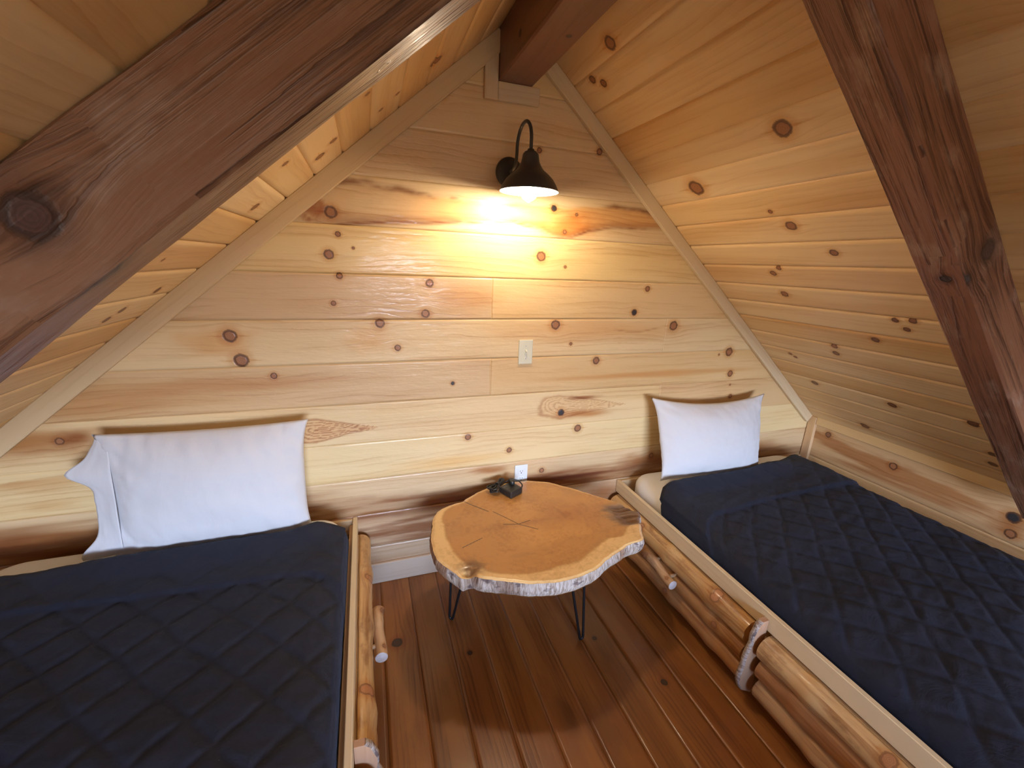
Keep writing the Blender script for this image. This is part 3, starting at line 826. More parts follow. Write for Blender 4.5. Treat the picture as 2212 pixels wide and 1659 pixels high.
# ------------------------------------------------------------------ wall sconce
LX, LY, LZ = -0.005, -0.228, 1.785
sc = empty('wall_lamp', (-0.012, 0, 1.885), 'black gooseneck barn wall lamp, lit, high on the plank wall', 'lamp')
def into(o, parent):
    """keep the world position of a mesh built in world coordinates under a placed Empty"""
    o.parent = parent
    o.matrix_parent_inverse = Matrix.Translation(-Vector(parent.location)) if parent.type == 'EMPTY' else Matrix.Identity(4)
    return o
def wlink(name, me, mat, root, smooth=True, parent=None):
    o = link(name, me, mat, None, smooth)
    if parent is not None:
        o.parent = parent
    else:
        me.transform(Matrix.Translation(-Vector(root.location)))
        o.parent = root
    return o
def rl(p, root): return tuple(Vector(p) - Vector(root.location))
def sub(name, me, mat, part, root, smooth=True):
    """a sub-part built in world coordinates"""
    me.transform(Matrix.Translation(-Vector(root.location)))
    o = link(name, me, mat, None, smooth)
    o.parent = part
    return o
me = lathe_mesh('backplate', [(0.0, 0.022), (0.030, 0.022), (0.052, 0.016), (0.058, 0.008), (0.058, 0.0), (0.0, 0.0)], 48, (-0.012, -0.0005, 1.885), 'Y')
wlink('backplate', me, M['black_metal'], sc)
arm = [(-0.012, -0.020, 1.885), (-0.011, -0.045, 1.887), (-0.010, -0.068, 1.897), (-0.009, -0.080, 1.918), (-0.009, -0.084, 1.945)]
for i in range(13):
    a = PI - PI * i / 12
    arm.append((-0.009 + 0.004 * i / 12, -0.156 - 0.072 * math.cos(a) * 1.0, 1.962 + 0.070 * math.sin(a)))
arm = [p if i < 5 else (p[0], -0.156 + 0.072 * math.cos(PI * (i - 5) / 12), p[2]) for i, p in enumerate(arm)]
arm += [(LX, LY, 1.945), (LX, LY, 1.915)]
wlink('arm', tube_mesh('arm', arm, 0.0064, 14), M['black_metal'], sc)
outer = [(0.0, 0.142), (0.012, 0.141), (0.013, 0.136), (0.022, 0.132), (0.029, 0.124), (0.031, 0.112), (0.034, 0.098), (0.041, 0.084), (0.052, 0.070), (0.070, 0.056), (0.087, 0.040), (0.099, 0.022), (0.106, 0.008), (0.110, 0.0), (0.109, -0.002)]
me = lathe_mesh('shade', outer, 56, (LX, LY, LZ))
shade = wlink('shade', me, M['black_metal'], sc)
inner = [(0.109, -0.002), (0.104, 0.007), (0.097, 0.020), (0.085, 0.038), (0.068, 0.053), (0.050, 0.067), (0.039, 0.081), (0.031, 0.096), (0.028, 0.110), (0.0, 0.112)]
me = lathe_mesh('shade_lining', inner, 56, (LX, LY, LZ))
sub('shade_lining', me, M['enamel'], shade, sc)['label'] = 'white inside of the shade'
me = lathe_mesh('socket', [(0.0, 0.108), (0.016, 0.108), (0.017, 0.060), (0.014, 0.052), (0.0, 0.052)], 24, (LX, LY, LZ))
sub('socket', me, M['enamel'], shade, sc)
me = lathe_mesh('bulb', [(0.0, 0.054), (0.011, 0.052), (0.014, 0.040), (0.024, 0.018), (0.030, -0.002), (0.029, -0.016), (0.021, -0.027), (0.010, -0.033), (0.004, -0.037), (0.0, -0.039)], 28, (LX, LY, LZ))
wlink('bulb', me, M['bulb'], sc)['label'] = 'glowing white bulb'

# ------------------------------------------------------------------ switch and outlet
sw = empty('light_switch', (0.099, 0, 1.127), 'ivory toggle light switch on the plank wall, below the lamp', 'switch')
bm = bmesh.new(); bm_box(bm, -0.035, 0.035, -0.0065, -0.0005, -0.058, 0.058, 0.003, 2)
me = bpy.data.meshes.new('cover_plate'); bm.to_mesh(me); bm.free(); link('cover_plate', me, M['ivory'], sw)
bm = bmesh.new(); bm_box(bm, -0.006, 0.006, -0.0075, -0.006, -0.0125, 0.0125, 0.0008)
me = bpy.data.meshes.new('toggle_slot'); bm.to_mesh(me); bm.free(); link('toggle_slot', me, M['ivory'], sw)
bm = bmesh.new(); bm_box(bm, -0.0042, 0.0042, -0.019, -0.006, -0.004, 0.006, 0.0015, 2)
me = bpy.data.meshes.new('toggle'); bm.to_mesh(me); bm.free()
me.transform(Matrix.Rotation(math.radians(-22), 4, 'X'))
link('toggle', me, M['ivory'], sw)
for z in (0.030, -0.030):
    me = lathe_mesh('screw', [(0.0, 0.0082), (0.0026, 0.0078), (0.003, 0.006)], 14, (0, 0, z), 'Y')
    link('screw', me, M['screw'], sw)
ot = empty('power_outlet', (0.107, 0, 0.484), 'white single power outlet low on the plank wall, half hidden behind the table', 'outlet')
bm = bmesh.new(); bm_box(bm, -0.035, 0.035, -0.0065, -0.0005, -0.057, 0.057, 0.003, 2)
me = bpy.data.meshes.new('cover_plate'); bm.to_mesh(me); bm.free(); link('cover_plate', me, M['white_plastic'], ot)
for z in (0.020, -0.020):
    bm = bmesh.new(); bm_box(bm, -0.017, 0.017, -0.0082, -0.006, z - 0.0135, z + 0.0135, 0.0022, 2)
    me = bpy.data.meshes.new('socket_face'); bm.to_mesh(me); bm.free(); so = link('socket_face', me, M['white_plastic'], ot)
    for (x, zz, w, h) in ((-0.0065, 0.004, 0.0022, 0.008), (0.0065, 0.004, 0.0022, 0.007), (0.0, -0.006, 0.005, 0.005)):
        bm = bmesh.new(); bm_box(bm, x - w / 2, x + w / 2, -0.0088, -0.008, z + zz - h / 2, z + zz + h / 2, 0.0004)
        me = bpy.data.meshes.new('slot'); bm.to_mesh(me); bm.free(); link('slot', me, M['slot'], so)

# ------------------------------------------------------------------ beds
def log_mesh(name, ya, yb, xc, zc, r, seed, flat=None, sg=1):
    """peeled half-round log along Y, its flat back towards the bed"""
    V, F = [], []
    n = max(6, int(abs(yb - ya) / 0.02)); seg = 20
    for i in range(n + 1):
        y = ya + (yb - ya) * i / n
        rr = r * (1 + 0.20 * (fbm(y * 3.0, 0, seed) - 0.5)) + 0.0
        # swellings at old branches
        for kk in range(3):
            yk = ya + (yb - ya) * (0.15 + 0.33 * kk + 0.12 * _h(np.array(kk), np.array(seed), 5))
            rr += 0.006 * math.exp(-((y - yk) / 0.035) ** 2)
        ox = 0.006 * (fbm(y * 2.2, 3.3, seed + 9) - 0.5) * 2; oz = 0.007 * (fbm(y * 2.0, 7.7, seed + 4) - 0.5) * 2
        for k in range(seg + 1):
            a = PI / 2 + PI * k / seg          # half circle bulging to -x
            V.append((xc + ox * 0 + rr * math.cos(a) * 0.95, y, zc + oz + rr * math.sin(a)))
    for i in range(n):
        for k in range(seg):
            F.append((i * (seg + 1) + k, i * (seg + 1) + k + 1, (i + 1) * (seg + 1) + k + 1, (i + 1) * (seg + 1) + k))
        F.append((i * (seg + 1), (i + 1) * (seg + 1), (i + 1) * (seg + 1) + seg, i * (seg + 1) + seg))
    b0 = len(V); V += V[:seg + 1]; F.append(tuple(b0 + k for k in range(seg + 1))[::-1])
    b1 = len(V); V += V[n * (seg + 1):n * (seg + 1) + seg + 1]; F.append(tuple(b1 + k for k in range(seg + 1)))
    if sg < 0: V = [(-v[0], v[1], v[2]) for v in V]
    me = mesh_np(name, V, F)
    bm = bmesh.new(); bm.from_mesh(me); bmesh.ops.recalc_face_normals(bm, faces=bm.faces); bm.to_mesh(me); bm.free()
    return me

END_GRAIN = (0.58, 0.50, 0.47)
def make_bed(sg, label):
    rx = 0.689
    root = empty('platform_bed', (sg * 1.4, -1.0, 0), label, 'bed')
    O = Vector(root.location)
    def bx(name, xa, xb, ya, yb, za, zb, mat, parent, grain, colr, seed, bev=0.002, lab=None, knots=()):
        a, b = sorted((sg * xa, sg * xb))
        bm = bmesh.new(); bm_box(bm, a, b, ya, yb, za, zb, bev)
        me = bpy.data.meshes.new(name); bm.to_mesh(me); bm.free()
        wood_attrs(me, grain, colr, seed, [(k[0], sg * k[1]) + tuple(k[2:]) for k in knots])
        me.transform(Matrix.Translation(-O))
        o = link(name, me, mat, parent)
        if lab: o['label'] = lab
        return o
    PC = (0.82, 0.67, 0.42)
    bx('side_rail', rx, rx + 0.019, -1.99, -0.002, 0.306, 0.377, M['plank'], root, 1, PC, 30 + sg)
    bx('head_rail', rx + 0.0195, KX - 0.03, -0.020, -0.002, 0.300, 0.374, M['plank'], root, 0, (0.64, 0.46, 0.26), 33 + sg)
    bx('foot_rail', rx + 0.0195, KX - 0.03, -1.99, -1.97, 0.300, 0.374, M['plank'], root, 0, PC, 34 + sg)
    bx('rail_lining', rx + 0.0195, rx + 0.034, -1.968, -0.021, 0.262, 0.352, M['plank'], root, 1, (0.52, 0.32, 0.15), 36 + sg)
    bx('platform', rx + 0.0345, KX - 0.03, -1.968, -0.021, 0.262, 0.280, M['plank'], root, 1, (0.55, 0.38, 0.20), 37 + sg)
    bx('base', rx + 0.020, KX - 0.03, -1.97, -0.021, 0.0, 0.260, M['plank'], root, 1, (0.45, 0.28, 0.13), 38 + sg)
    for d, (ya, yb) in enumerate(((-0.955, -0.030), (-1.960, -1.010))):
        fr = bx('drawer', rx - 0.006, rx + 0.0185, ya, yb, 0.030, 0.300, M['plank'], root, 1, (0.42, 0.25, 0.11), 41 + sg + d * 3)
        LC = ((0.66, 0.41, 0.17), (0.50, 0.26, 0.095), (0.50, 0.26, 0.10)) if d == 0 else ((0.68, 0.44, 0.20), (0.42, 0.20, 0.075), (0.58, 0.36, 0.17))
        for j, (zc, r) in enumerate(((0.254, 0.047), (0.166, 0.043), (0.083, 0.042))):
            seed = 50 + j * 7 + d * 31 + (0 if sg > 0 else 130)
            me = log_mesh('log', yb - 0.002 - 0.006 * j, ya + 0.004, rx - 0.0065, zc, r, seed, None, sg)
            kn = []
            rr = random.Random(seed)
            if d == 0 and j == 0: kn = [(-0.31, sg * (rx - 0.045), 0.275, 0.016, 0), (-0.80, sg * (rx - 0.030), 0.290, 0.018, 0)]
            elif d == 0: kn = [(rr.uniform(-0.85, -0.2), sg * (rx - 0.045), zc + 0.01, 0.012, 0.2)]
            else: kn = [(-1.40 - 0.1 * j, sg * (rx - 0.030), zc + 0.035, 0.016, 0.1)]
            wood_attrs(me, 1, LC[j], seed, kn)
            me.transform(Matrix.Translation(-O))
            link('log', me, M['log'], fr, True)
        # branch handle, lying along the drawer front and pegged to it
        yh0, yh1 = (-0.405, -0.610) if d == 0 else (-1.44, -1.64)
        pts, rad = [], []
        for i in range(15):
            t = i / 14
            y = yh0 + (yh1 - yh0) * t
            bulge = 0.005 * math.exp(-((t - 0.02) / 0.14) ** 2) + 0.003 * math.exp(-((t - 0.30) / 0.1) ** 2)
            pts.append((sg * (0.617 + 0.004 * math.sin(t * 5)), y, 0.197 + 0.006 * math.sin(t * 4 + 1)))
            rad.append(0.0185 + 0.003 * t + bulge)
        pts = [(pts[0][0], yh0 + 0.006, pts[0][2])] + pts
        rad = [rad[0] * 0.6] + rad
        me = tube_mesh('branch_handle', pts, rad, 18)
        wood_attrs(me, 1, (0.66, 0.42, 0.22), 77 + sg + d, [(yh0 - 0.02, sg * 0.598, 0.205, 0.012, 0.4), (yh1 + 0.03, sg * 0.600, 0.212, 0.008, 0.2)])
        me.transform(Matrix.Translation(-O))
        hd = link('branch_handle', me, M['log'], fr, True)
        e = pts[-1]
        me = lathe_mesh('cut_end', [(0.0, 0.0022), (rad[-1] * 0.25, 0.0020), (rad[-1] * 0.3, 0.0013), (rad[-1] * 0.9, 0.0016), (rad[-1] * 1.0, 0.0)], 20, (e[0], e[1] + 0.0004, e[2]), 'Y')
        wood_attrs(me, 0, END_GRAIN, 12)
        me.transform(Matrix.Translation(-O))
        ce = link('cut_end', me, M['plank'], hd, True)
        ce['label'] = 'pale sawn end of the branch'
        for yp in (yh0 - 0.045, yh1 + 0.045):
            pp = [(sg * 0.632, yp, 0.199), (sg * (rx - 0.007), yp, 0.199)]
            me = tube_mesh('peg', pp, 0.008, 10); wood_attrs(me, 0, (0.5, 0.3, 0.15), 5)
            me.transform(Matrix.Translation(-O)); link('peg', me, M['plank'], hd, True)
    # live-edge slice standing between the two drawers
    prof = [(0.000, 0.352), (0.030, 0.350), (0.046, 0.338), (0.054, 0.318), (0.063, 0.296), (0.064, 0.276), (0.060, 0.260), (0.068, 0.240), (0.077, 0.215),
            (0.080, 0.190), (0.079, 0.168), (0.085, 0.145), (0.090, 0.118), (0.088, 0.096), (0.080, 0.078), (0.070, 0.062), (0.058, 0.048), (0.0, 0.020)]
    yA, yB = -0.994, -0.976
    n = len(prof)
    bm = bmesh.new()
    x_in = rx - 0.0015
    sc_ = 0.86
    lo = [bm.verts.new((sg * (x_in - p[0] * sc_), yA, min(p[1], 0.352))) for p in prof]
    hi = [bm.verts.new((sg * (x_in - p[0] * sc_), yB, min(p[1], 0.352))) for p in prof]
    bm.faces.new(lo); bm.faces.new(hi)
    for i in range(n):
        j = (i + 1) % n
        bm.faces.new((lo[i], lo[j], hi[j], hi[i]))
    bmesh.ops.recalc_face_normals(bm, faces=bm.faces)
    me = bpy.data.meshes.new('divider_slice'); bm.to_mesh(me); bm.free()
    wood_attrs(me, 2, (0.50, 0.29, 0.17), 81 + sg)
    me.transform(Matrix.Translation(-O))
    dv = link('divider_slice', me, M['plank'], root)
    dv['label'] = 'thin live-edge slice of wood standing upright between the drawers'
    # its bark rim
    V, F, G = [], [], []
    run = 0
    pr = prof[1:-1]
    for i, p in enumerate(pr):
        if i: run += math.dist(p, pr[i - 1])
        wob = 0.003 * (fbm(i * 0.9, 0, 88) - 0.5)
        for (dx, y) in ((0.0, yA - 0.0015), (0.004 + wob, yA + 0.003), (0.005 + wob, yB - 0.003), (0.0, yB + 0.0015)):
            V.append((sg * (x_in - p[0] * sc_ - dx + 0.001), y, p[1])); G.append((run, y * 2, 0))
    for i in range(len(pr) - 1):
        for k in range(3): F.append((i * 4 + k, i * 4 + k + 1, i * 4 + k + 5, i * 4 + k + 4))
    me = mesh_np('bark_edge', V, F)
    set_pt(me, 'gr', G, 'FLOAT_VECTOR'); set_pt(me, 'col', col4((1, 1, 1), len(V)), 'FLOAT_COLOR')
    me.transform(Matrix.Translation(-O))
    be = link('bark_edge', me, M['bark'], dv, True)
    be['label'] = 'grey bark edge'
    return root
make_bed(1, 'right pine bed platform, log-fronted drawers, against the right knee wall')
make_bed(-1, 'left pine bed platform, log-fronted drawers, against the left knee wall')

# mattresses with fitted sheets
def mattress(sg, label):
    x0, x1, y0, y1, z0, z1 = 0.742, 1.905, -1.955, -0.030, 0.2805, 0.428
    root = tag(None or bpy.data.objects.new('mattress', None), label, 'mattress') if False else None
    bm = bmesh.new()
    r = 0.055
    nx, ny = 40, 60
    V, F = [], []
    # rounded slab as a superellipsoid-like grid: top sheet plus sides
    prof = []
    for i in range(7):
        a = PI / 2 * i / 6
        prof.append((1 - math.cos(a), math.sin(a)))
    rings = [(0.0, z0 + 0.004), (0.0, z1 - r)] + [(r * p[0], z1 - r + r * p[1]) for p in prof[1:]]
    cr = 0.11
    loop = []
    for (cx, cy, a0) in ((x1 - cr, y1 - cr, 0), (x0 + cr, y1 - cr, PI / 2), (x0 + cr, y0 + cr, PI), (x1 - cr, y0 + cr, 1.5 * PI)):
        for i in range(9):
            a = a0 + PI / 2 * i / 8
            loop.append((cx, cy, math.cos(a), math.sin(a)))
    L = []
    for k, (cx, cy, ca, sa) in enumerate(loop):
        L.append((cx, cy, ca, sa))
    # subdivide straight runs
    pts = []
    m = len(L)
    for k in range(m):
        a, b = L[k], L[(k + 1) % m]
        d = math.dist((a[0], a[1]), (b[0], b[1]))
        q = max(1, int(d / 0.04))
        for i in range(q):
            t = i / q
            pts.append((a[0] + (b[0] - a[0]) * t, a[1] + (b[1] - a[1]) * t, a[2] + (b[2] - a[2]) * t, a[3] + (b[3] - a[3]) * t))
    n = len(pts)
    for (ins, z) in rings:
        rad = cr - ins
        for k, (cx, cy, ca, sa) in enumerate(pts):
            w = 0.004 * (fbm(k * 0.35, z * 20, 91) - 0.5) * (1 if ins < 0.03 else 0.3)
            V.append((sg * (cx + ca * (rad + w)), cy + sa * (rad + w), z))
    R = len(rings)
    for i in range(R - 1):
        for k in range(n):
            k2 = (k + 1) % n
            F.append((i * n + k, i * n + k2, (i + 1) * n + k2, (i + 1) * n + k))
    F.append(tuple(range(n))[::-1])
    # shrinking rings fill the top
    cxm, cym = (x0 + x1) / 2, (y0 + y1) / 2
    top = [V[(R - 1) * n + k] for k in range(n)]
    prev = (R - 1) * n
    for j in range(1, 9):
        t = j / 9
        base = len(V)
        for k in range(n):
            p = top[k]
            q = (p[0] + (sg * cxm - p[0]) * t, p[1] + (cym - p[1]) * t)
            V.append((q[0], q[1], p[2] + 0.010 * t * (2 - t) + 0.003 * (fbm(q[0] * 14, q[1] * 14, 93) - 0.5)))
        for k in range(n):
            k2 = (k + 1) % n
            F.append((prev + k, prev + k2, base + k2, base + k))
        prev = base
    F.append(tuple(prev + k for k in range(n)))
    bm.free()
    me = mesh_np('mattress', V, F)
    b2 = bmesh.new(); b2.from_mesh(me); bmesh.ops.recalc_face_normals(b2, faces=b2.faces); b2.to_mesh(me); b2.free()
    return tag(link('mattress', me, M['sheet'], None, True), label, 'mattress')
mattress(1, 'mattress in a cream sheet showing at the head of the right bed')
mattress(-1, 'mattress in a cream sheet showing at the head of the left bed')

# navy quilts
def quilt(sg, label, head, fold):
    """head(s) and fold(s): y of the head edge and of the turned-down hem; s runs 0..1 from the aisle side to the wall side"""
    # cross profile: (x, z) from the aisle gap over the mattress to the wall gap
    prof = [(0.7275, 0.338), (0.7265, 0.360), (0.7265, 0.385), (0.731, 0.410), (0.744, 0.429), (0.768, 0.441), (0.81, 0.448)]
    mid = [(0.86 + (1.82 - 0.86) * i / 74, 0.4515) for i in range(75)]
    end = [(1.86, 0.447), (1.892, 0.437), (1.912, 0.420), (1.922, 0.395), (1.925, 0.335)]
    pr = prof + mid + end
    # resample by arc length
    d = [0]
    for a, b in zip(pr[:-1], pr[1:]): d.append(d[-1] + math.dist(a, b))
    n = 150
    tt = np.linspace(0, d[-1], n)
    px = np.interp(tt, d, [p[0] for p in pr]); pz = np.interp(tt, d, [p[1] for p in pr])
    ny = 210
    yend = -1.955
    s = tt / d[-1]
    Y0 = np.array([head(q) for q in s]); Yf = np.array([fold(q) for q in s])
    g = np.linspace(0, 1, ny) ** 1.0
    Yg = Y0[None, :] + (yend - Y0[None, :]) * g[:, None]
    X = np.repeat(px[None, :], ny, 0); Z = np.repeat(pz[None, :], ny, 0)
    S = np.repeat(tt[None, :], ny, 0)
    # quilting: diamonds
    per = 0.115
    a = (S + Yg) / (per * 1.414); b = (S - Yg) / (per * 1.414)
    wob = (fbm(S * 6, Yg * 6, 7) - 0.5) * 0.25
    fa = np.abs(((a + wob) % 1) - 0.5) * 2; fb = np.abs(((b + wob) % 1) - 0.5) * 2     # 1 at the stitch line
    sec = np.maximum(fa, fb)
    puff = 1 - sstep(0.70, 1.0, sec)
    infold = sstep(-0.010, 0.004, Yg - Yf[None, :])
    disp = (0.0038 if sg > 0 else 0.0050) * puff * (1 - 0.55 * infold)
    disp += 0.0135 * infold
    disp += 0.020 * (fbm(S * 3.2, Yg * 3.2, 11 + sg) - 0.5) * sstep(0.02, 0.12, S)
    # wrinkles
    disp += 0.006 * (fbm(S * 5 + Yg * 9, Yg * 22 - S * 10, 15 + sg) - 0.5)
    # the hem rolls over at the head
    roll = sstep(0.030, 0.0, Y0[None, :] - Yg)
    lift = sstep(0.14, 0.01, Y0[None, :] - Yg) * sstep(0.10, 0.20, S) * sstep(1.15, 0.85, S) * (0.030 if sg > 0 else 0.025)
    Z2 = Z + 0.002 - 0.012 * roll ** 2 + lift
    # outward displacement along the profile normal
    tx = np.gradient(px); tz = np.gradient(pz); nn = np.hypot(tx, tz)
    nx, nz = -tz / nn, tx / nn
    lim = np.where(S < 0.09, 0.25, 1.0)
    X2 = X + nx[None, :] * disp * lim; Z2 = Z2 + nz[None, :] * disp * np.where(S < 0.09, 0.5, 1.0)
    V = np.stack([sg * X2, Yg, Z2], -1).reshape(-1, 3)
    ii = np.arange(ny - 1)[:, None] * n + np.arange(n - 1)[None, :]
    F = np.stack([ii, ii + 1, ii + n + 1, ii + n], -1).reshape(-1, 4)
    if sg > 0: F = F[:, ::-1]
    me = bpy.data.meshes.new('quilt')
    me.from_pydata(V.tolist(), [], F.tolist()); me.update()
    b2 = bmesh.new(); b2.from_mesh(me); bmesh.ops.recalc_face_normals(b2, faces=b2.faces)
    up = sum(f.normal.z for f in b2.faces)
    if up < 0: bmesh.ops.reverse_faces(b2, faces=b2.faces)
    b2.to_mesh(me); b2.free()
    o = link('quilt', me, M['quilt'], None, True)
    so = o.modifiers.new('thick', 'SOLIDIFY'); so.thickness = 0.006; so.offset = -1
    return tag(o, label, 'quilt')
def headR(s): return float(np.interp(s, [0, 0.06, 0.10, 0.20, 0.28, 0.5, 0.75, 0.95, 1.0], [-0.37, -0.33, -0.270, -0.252, -0.250, -0.248, -0.190, -0.090, -0.075]))
def foldR(s): return float(np.interp(s, [0, 0.05, 0.10, 0.16, 0.45, 0.8, 1.0], [-0.70, -0.66, -0.575, -0.535, -0.50, -0.485, -0.48]))
def headL(s): return float(np.interp(s, [0, 0.06, 0.13, 0.20, 0.5, 0.78, 0.88, 1.0], [-0.175, -0.155, -0.155, -0.188, -0.196, -0.196, -0.172, -0.20]))
def foldL(s): return float(np.interp(s, [0, 0.05, 0.09, 0.14, 0.5, 0.75, 1.0], [-0.60, -0.555, -0.48, -0.44, -0.41, -0.385, -0.38]))
quilt(1, 'dark navy quilt with its top turned down, on the right bed', headR, foldR)
quilt(-1, 'dark navy quilt with its top turned down, on the left bed', headL, foldL)

# pillows
def pillow_mesh(name, w, h, t, hem, seed, taper=0.0, sag=0.0, corner=0.03):
    """x across, z up, y thickness; centre at the origin. hem: open flange on the -x side"""
    nu, nv = 72, 48
    V, F = [], []
    for side in (1, -1):
        for i in range(nu + 1):
            for j in range(nv + 1):
                u = -1 + 2 * i / nu; v = -1 + 2 * j / nv
                # pinched sides, ears at the corners
                x = u * w / 2 * (1 - 0.075 * (1 - v ** 4) * abs(u) ** 3) 
                z = v * h / 2 * (1 - 0.045 * (1 - u * u) * abs(v))
                x *= 1 - taper * (0.5 - v / 2)
                z += sag * (1 - u * u) * (v + 1) / 2 * -1
                au, av = abs(u), abs(v)
                th = t / 2 * ((1 - au ** 2.2) * (1 - av ** 2.2)) ** 0.70
                th *= 0.90 + 0.22 * fbm(u * 1.6 + 5, v * 1.6, seed)
                edge = (1 - (1 - au ** 4) * (1 - av ** 4))
                wr = 0.015 * (fbm(u * 10 + v * 3, v * 4 - u * 2, seed + 3) - 0.5) * (0.3 + edge)
                rad = 0.014 * (fbm(math.atan2(v, u) * 6, math.hypot(u, v) * 1.5, seed + 8) - 0.5) * sstep(0.5, 0.95, max(au, av)) * (1 - max(au, av) ** 8)
                y = -side * max(0.0, th + (wr + rad) * min(1, th / 0.01))
                V.append((x, y, z))
    n1 = (nu + 1) * (nv + 1)
    for sd in range(2):
        for i in range(nu):
            for j in range(nv):
                a = sd * n1 + i * (nv + 1) + j
                F.append((a, a + nv + 1, a + nv + 2, a + 1) if sd == 0 else (a, a + 1, a + nv + 2, a + nv + 1))
    me = mesh_np(name, V, F)
    bm = bmesh.new(); bm.from_mesh(me)
    bmesh.ops.remove_doubles(bm, verts=bm.verts, dist=1e-5)
    bmesh.ops.recalc_face_normals(bm, faces=bm.faces)
    bm.to_mesh(me); bm.free()
    return me

def hem_mesh(name, w, h, ln, seed, ears):
    """loose open end of the pillowcase, folded towards the viewer"""
    V, F = [], []
    nu, nv = 14, 40
    for sd in (0, 1):
        for i in range(nu + 1):
            for j in range(nv + 1):
                a = i / nu; v = -1 + 2 * j / nv
                x = -w / 2 * (0.965 + 0.035 * v * v) + 0.035 - a * (ln + 0.035) * ears(v)
                z = v * h / 2 * (0.93 + 0.05 * a)
                open_ = (1 - v * v) ** 0.5 * (0.030 * (1 - a) + 0.012)
                y = (-1 if sd == 0 else 1) * open_ + 0.020 * a * (fbm(v * 3, a * 2, seed) - 0.5)
                V.append((x, y, z))
    n1 = (nu + 1) * (nv + 1)
    for sd in (0, 1):
        for i in range(nu):
            for j in range(nv):
                a = sd * n1 + i * (nv + 1) + j
                F.append((a, a + 1, a + nv + 2, a + nv + 1) if sd == 0 else (a, a + nv + 1, a + nv + 2, a + 1))
    me = mesh_np(name, V, F)
    bm = bmesh.new(); bm.from_mesh(me)
    bmesh.ops.remove_doubles(bm, verts=bm.verts, dist=1e-5)
    bm.to_mesh(me); bm.free()
    return me

def place_pillow(me, cx, cy, cz, lean, roll, yaw, label, hem=None):
    o = link('pillow', me, M['pillow'], None, True)
    o.location = (cx, cy, cz)
    o.rotation_euler = (math.radians(lean), math.radians(roll), math.radians(yaw))
    tag(o, label, 'pillow')
    if hem:
        h = link('pillowcase_hem', hem, M['pillow'], o, True)
        so = h.modifiers.new('thick', 'SOLIDIFY'); so.thickness = 0.002
        h['label'] = 'loose open end of the pillowcase'
    return o
pm = pillow_mesh('pillow', 0.68, 0.47, 0.19, 0, 3, 0.02, 0.0)
hm = hem_mesh('pillowcase_hem', 0.66, 0.46, 0.095, 4, lambda v: 0.55 + 0.52 * math.exp(-((v - 0.45) / 0.16) ** 2) + 0.45 * math.exp(-((v + 0.95) / 0.25) ** 2) - 0.25 * math.exp(-((v - 1.0) / 0.2) ** 2))
place_pillow(pm, -1.180, -0.118, 0.668, -7, 0, 0, 'white pillow propped on the plank wall at the head of the left bed', hm)
pm = pillow_mesh('pillow', 0.79, 0.44, 0.18, 0, 31, 0.12, 0.035)
place_pillow(pm, 1.165, -0.148, 0.660, -16, 2, 0, 'white pillow propped on the plank wall at the head of the right bed')

# ------------------------------------------------------------------ live-edge table
TZ, TB = 0.465, 0.396
TAB = [(0.117, -0.030), (0.005, -0.028), (-0.085, -0.052), (-0.177, -0.100), (-0.225, -0.137), (-0.282, -0.154), (-0.351, -0.193), (-0.385, -0.272), (-0.404, -0.364), (-0.409, -0.436), (-0.401, -0.498), (-0.381, -0.542), (-0.353, -0.585), (-0.329, -0.613), (-0.292, -0.612), (-0.268, -0.636), (-0.18, -0.682), (-0.082, -0.717), (0.028, -0.728), (0.129, -0.713), (0.222, -0.67), (0.279, -0.644), (0.348, -0.619), (0.418, -0.608), (0.458, -0.545), (0.499, -0.479), (0.538, -0.414), (0.499, -0.356), (0.468, -0.327), (0.393, -0.239), (0.313, -0.149), (0.222, -0.068)]
TCX, TCY = 0.03, -0.38
tb = empty('live_edge_table', (TCX, TCY, 0), 'low tree-slice table with a bark edge on black hairpin legs, between the beds', 'table')
def closed_spline(P, n):
    P = np.array(P); m = len(P)
    out = []
    for i in range(m):
        p0, p1, p2, p3 = P[i - 1], P[i], P[(i + 1) % m], P[(i + 2) % m]
        k = max(2, int(n * np.linalg.norm(p2 - p1) / 2.6))
        for j in range(k):
            t = j / k
            out.append(0.5 * ((2 * p1) + (-p0 + p2) * t + (2 * p0 - 5 * p1 + 4 * p2 - p3) * t * t + (-p0 + 3 * p1 - 3 * p2 + p3) * t ** 3))
    return np.array(out)
ol = closed_spline(TAB, 620)
NT_ = len(ol)
arc = np.concatenate([[0], np.cumsum(np.linalg.norm(np.diff(ol, axis=0), axis=1))])
cen = np.array((TCX, TCY))
rad_dir = ol - cen
rad_len = np.linalg.norm(rad_dir, axis=1)
nrm = np.stack([np.roll(ol, -1, 0) - np.roll(ol, 1, 0)], 0)[0]
nrm = np.stack([-nrm[:, 1], nrm[:, 0]], 1); nrm /= np.linalg.norm(nrm, axis=1)[:, None]
if (nrm * rad_dir).sum() < 0: nrm = -nrm
jag = (fbm(arc * 26, arc * 0, 61) - 0.5) * 0.010
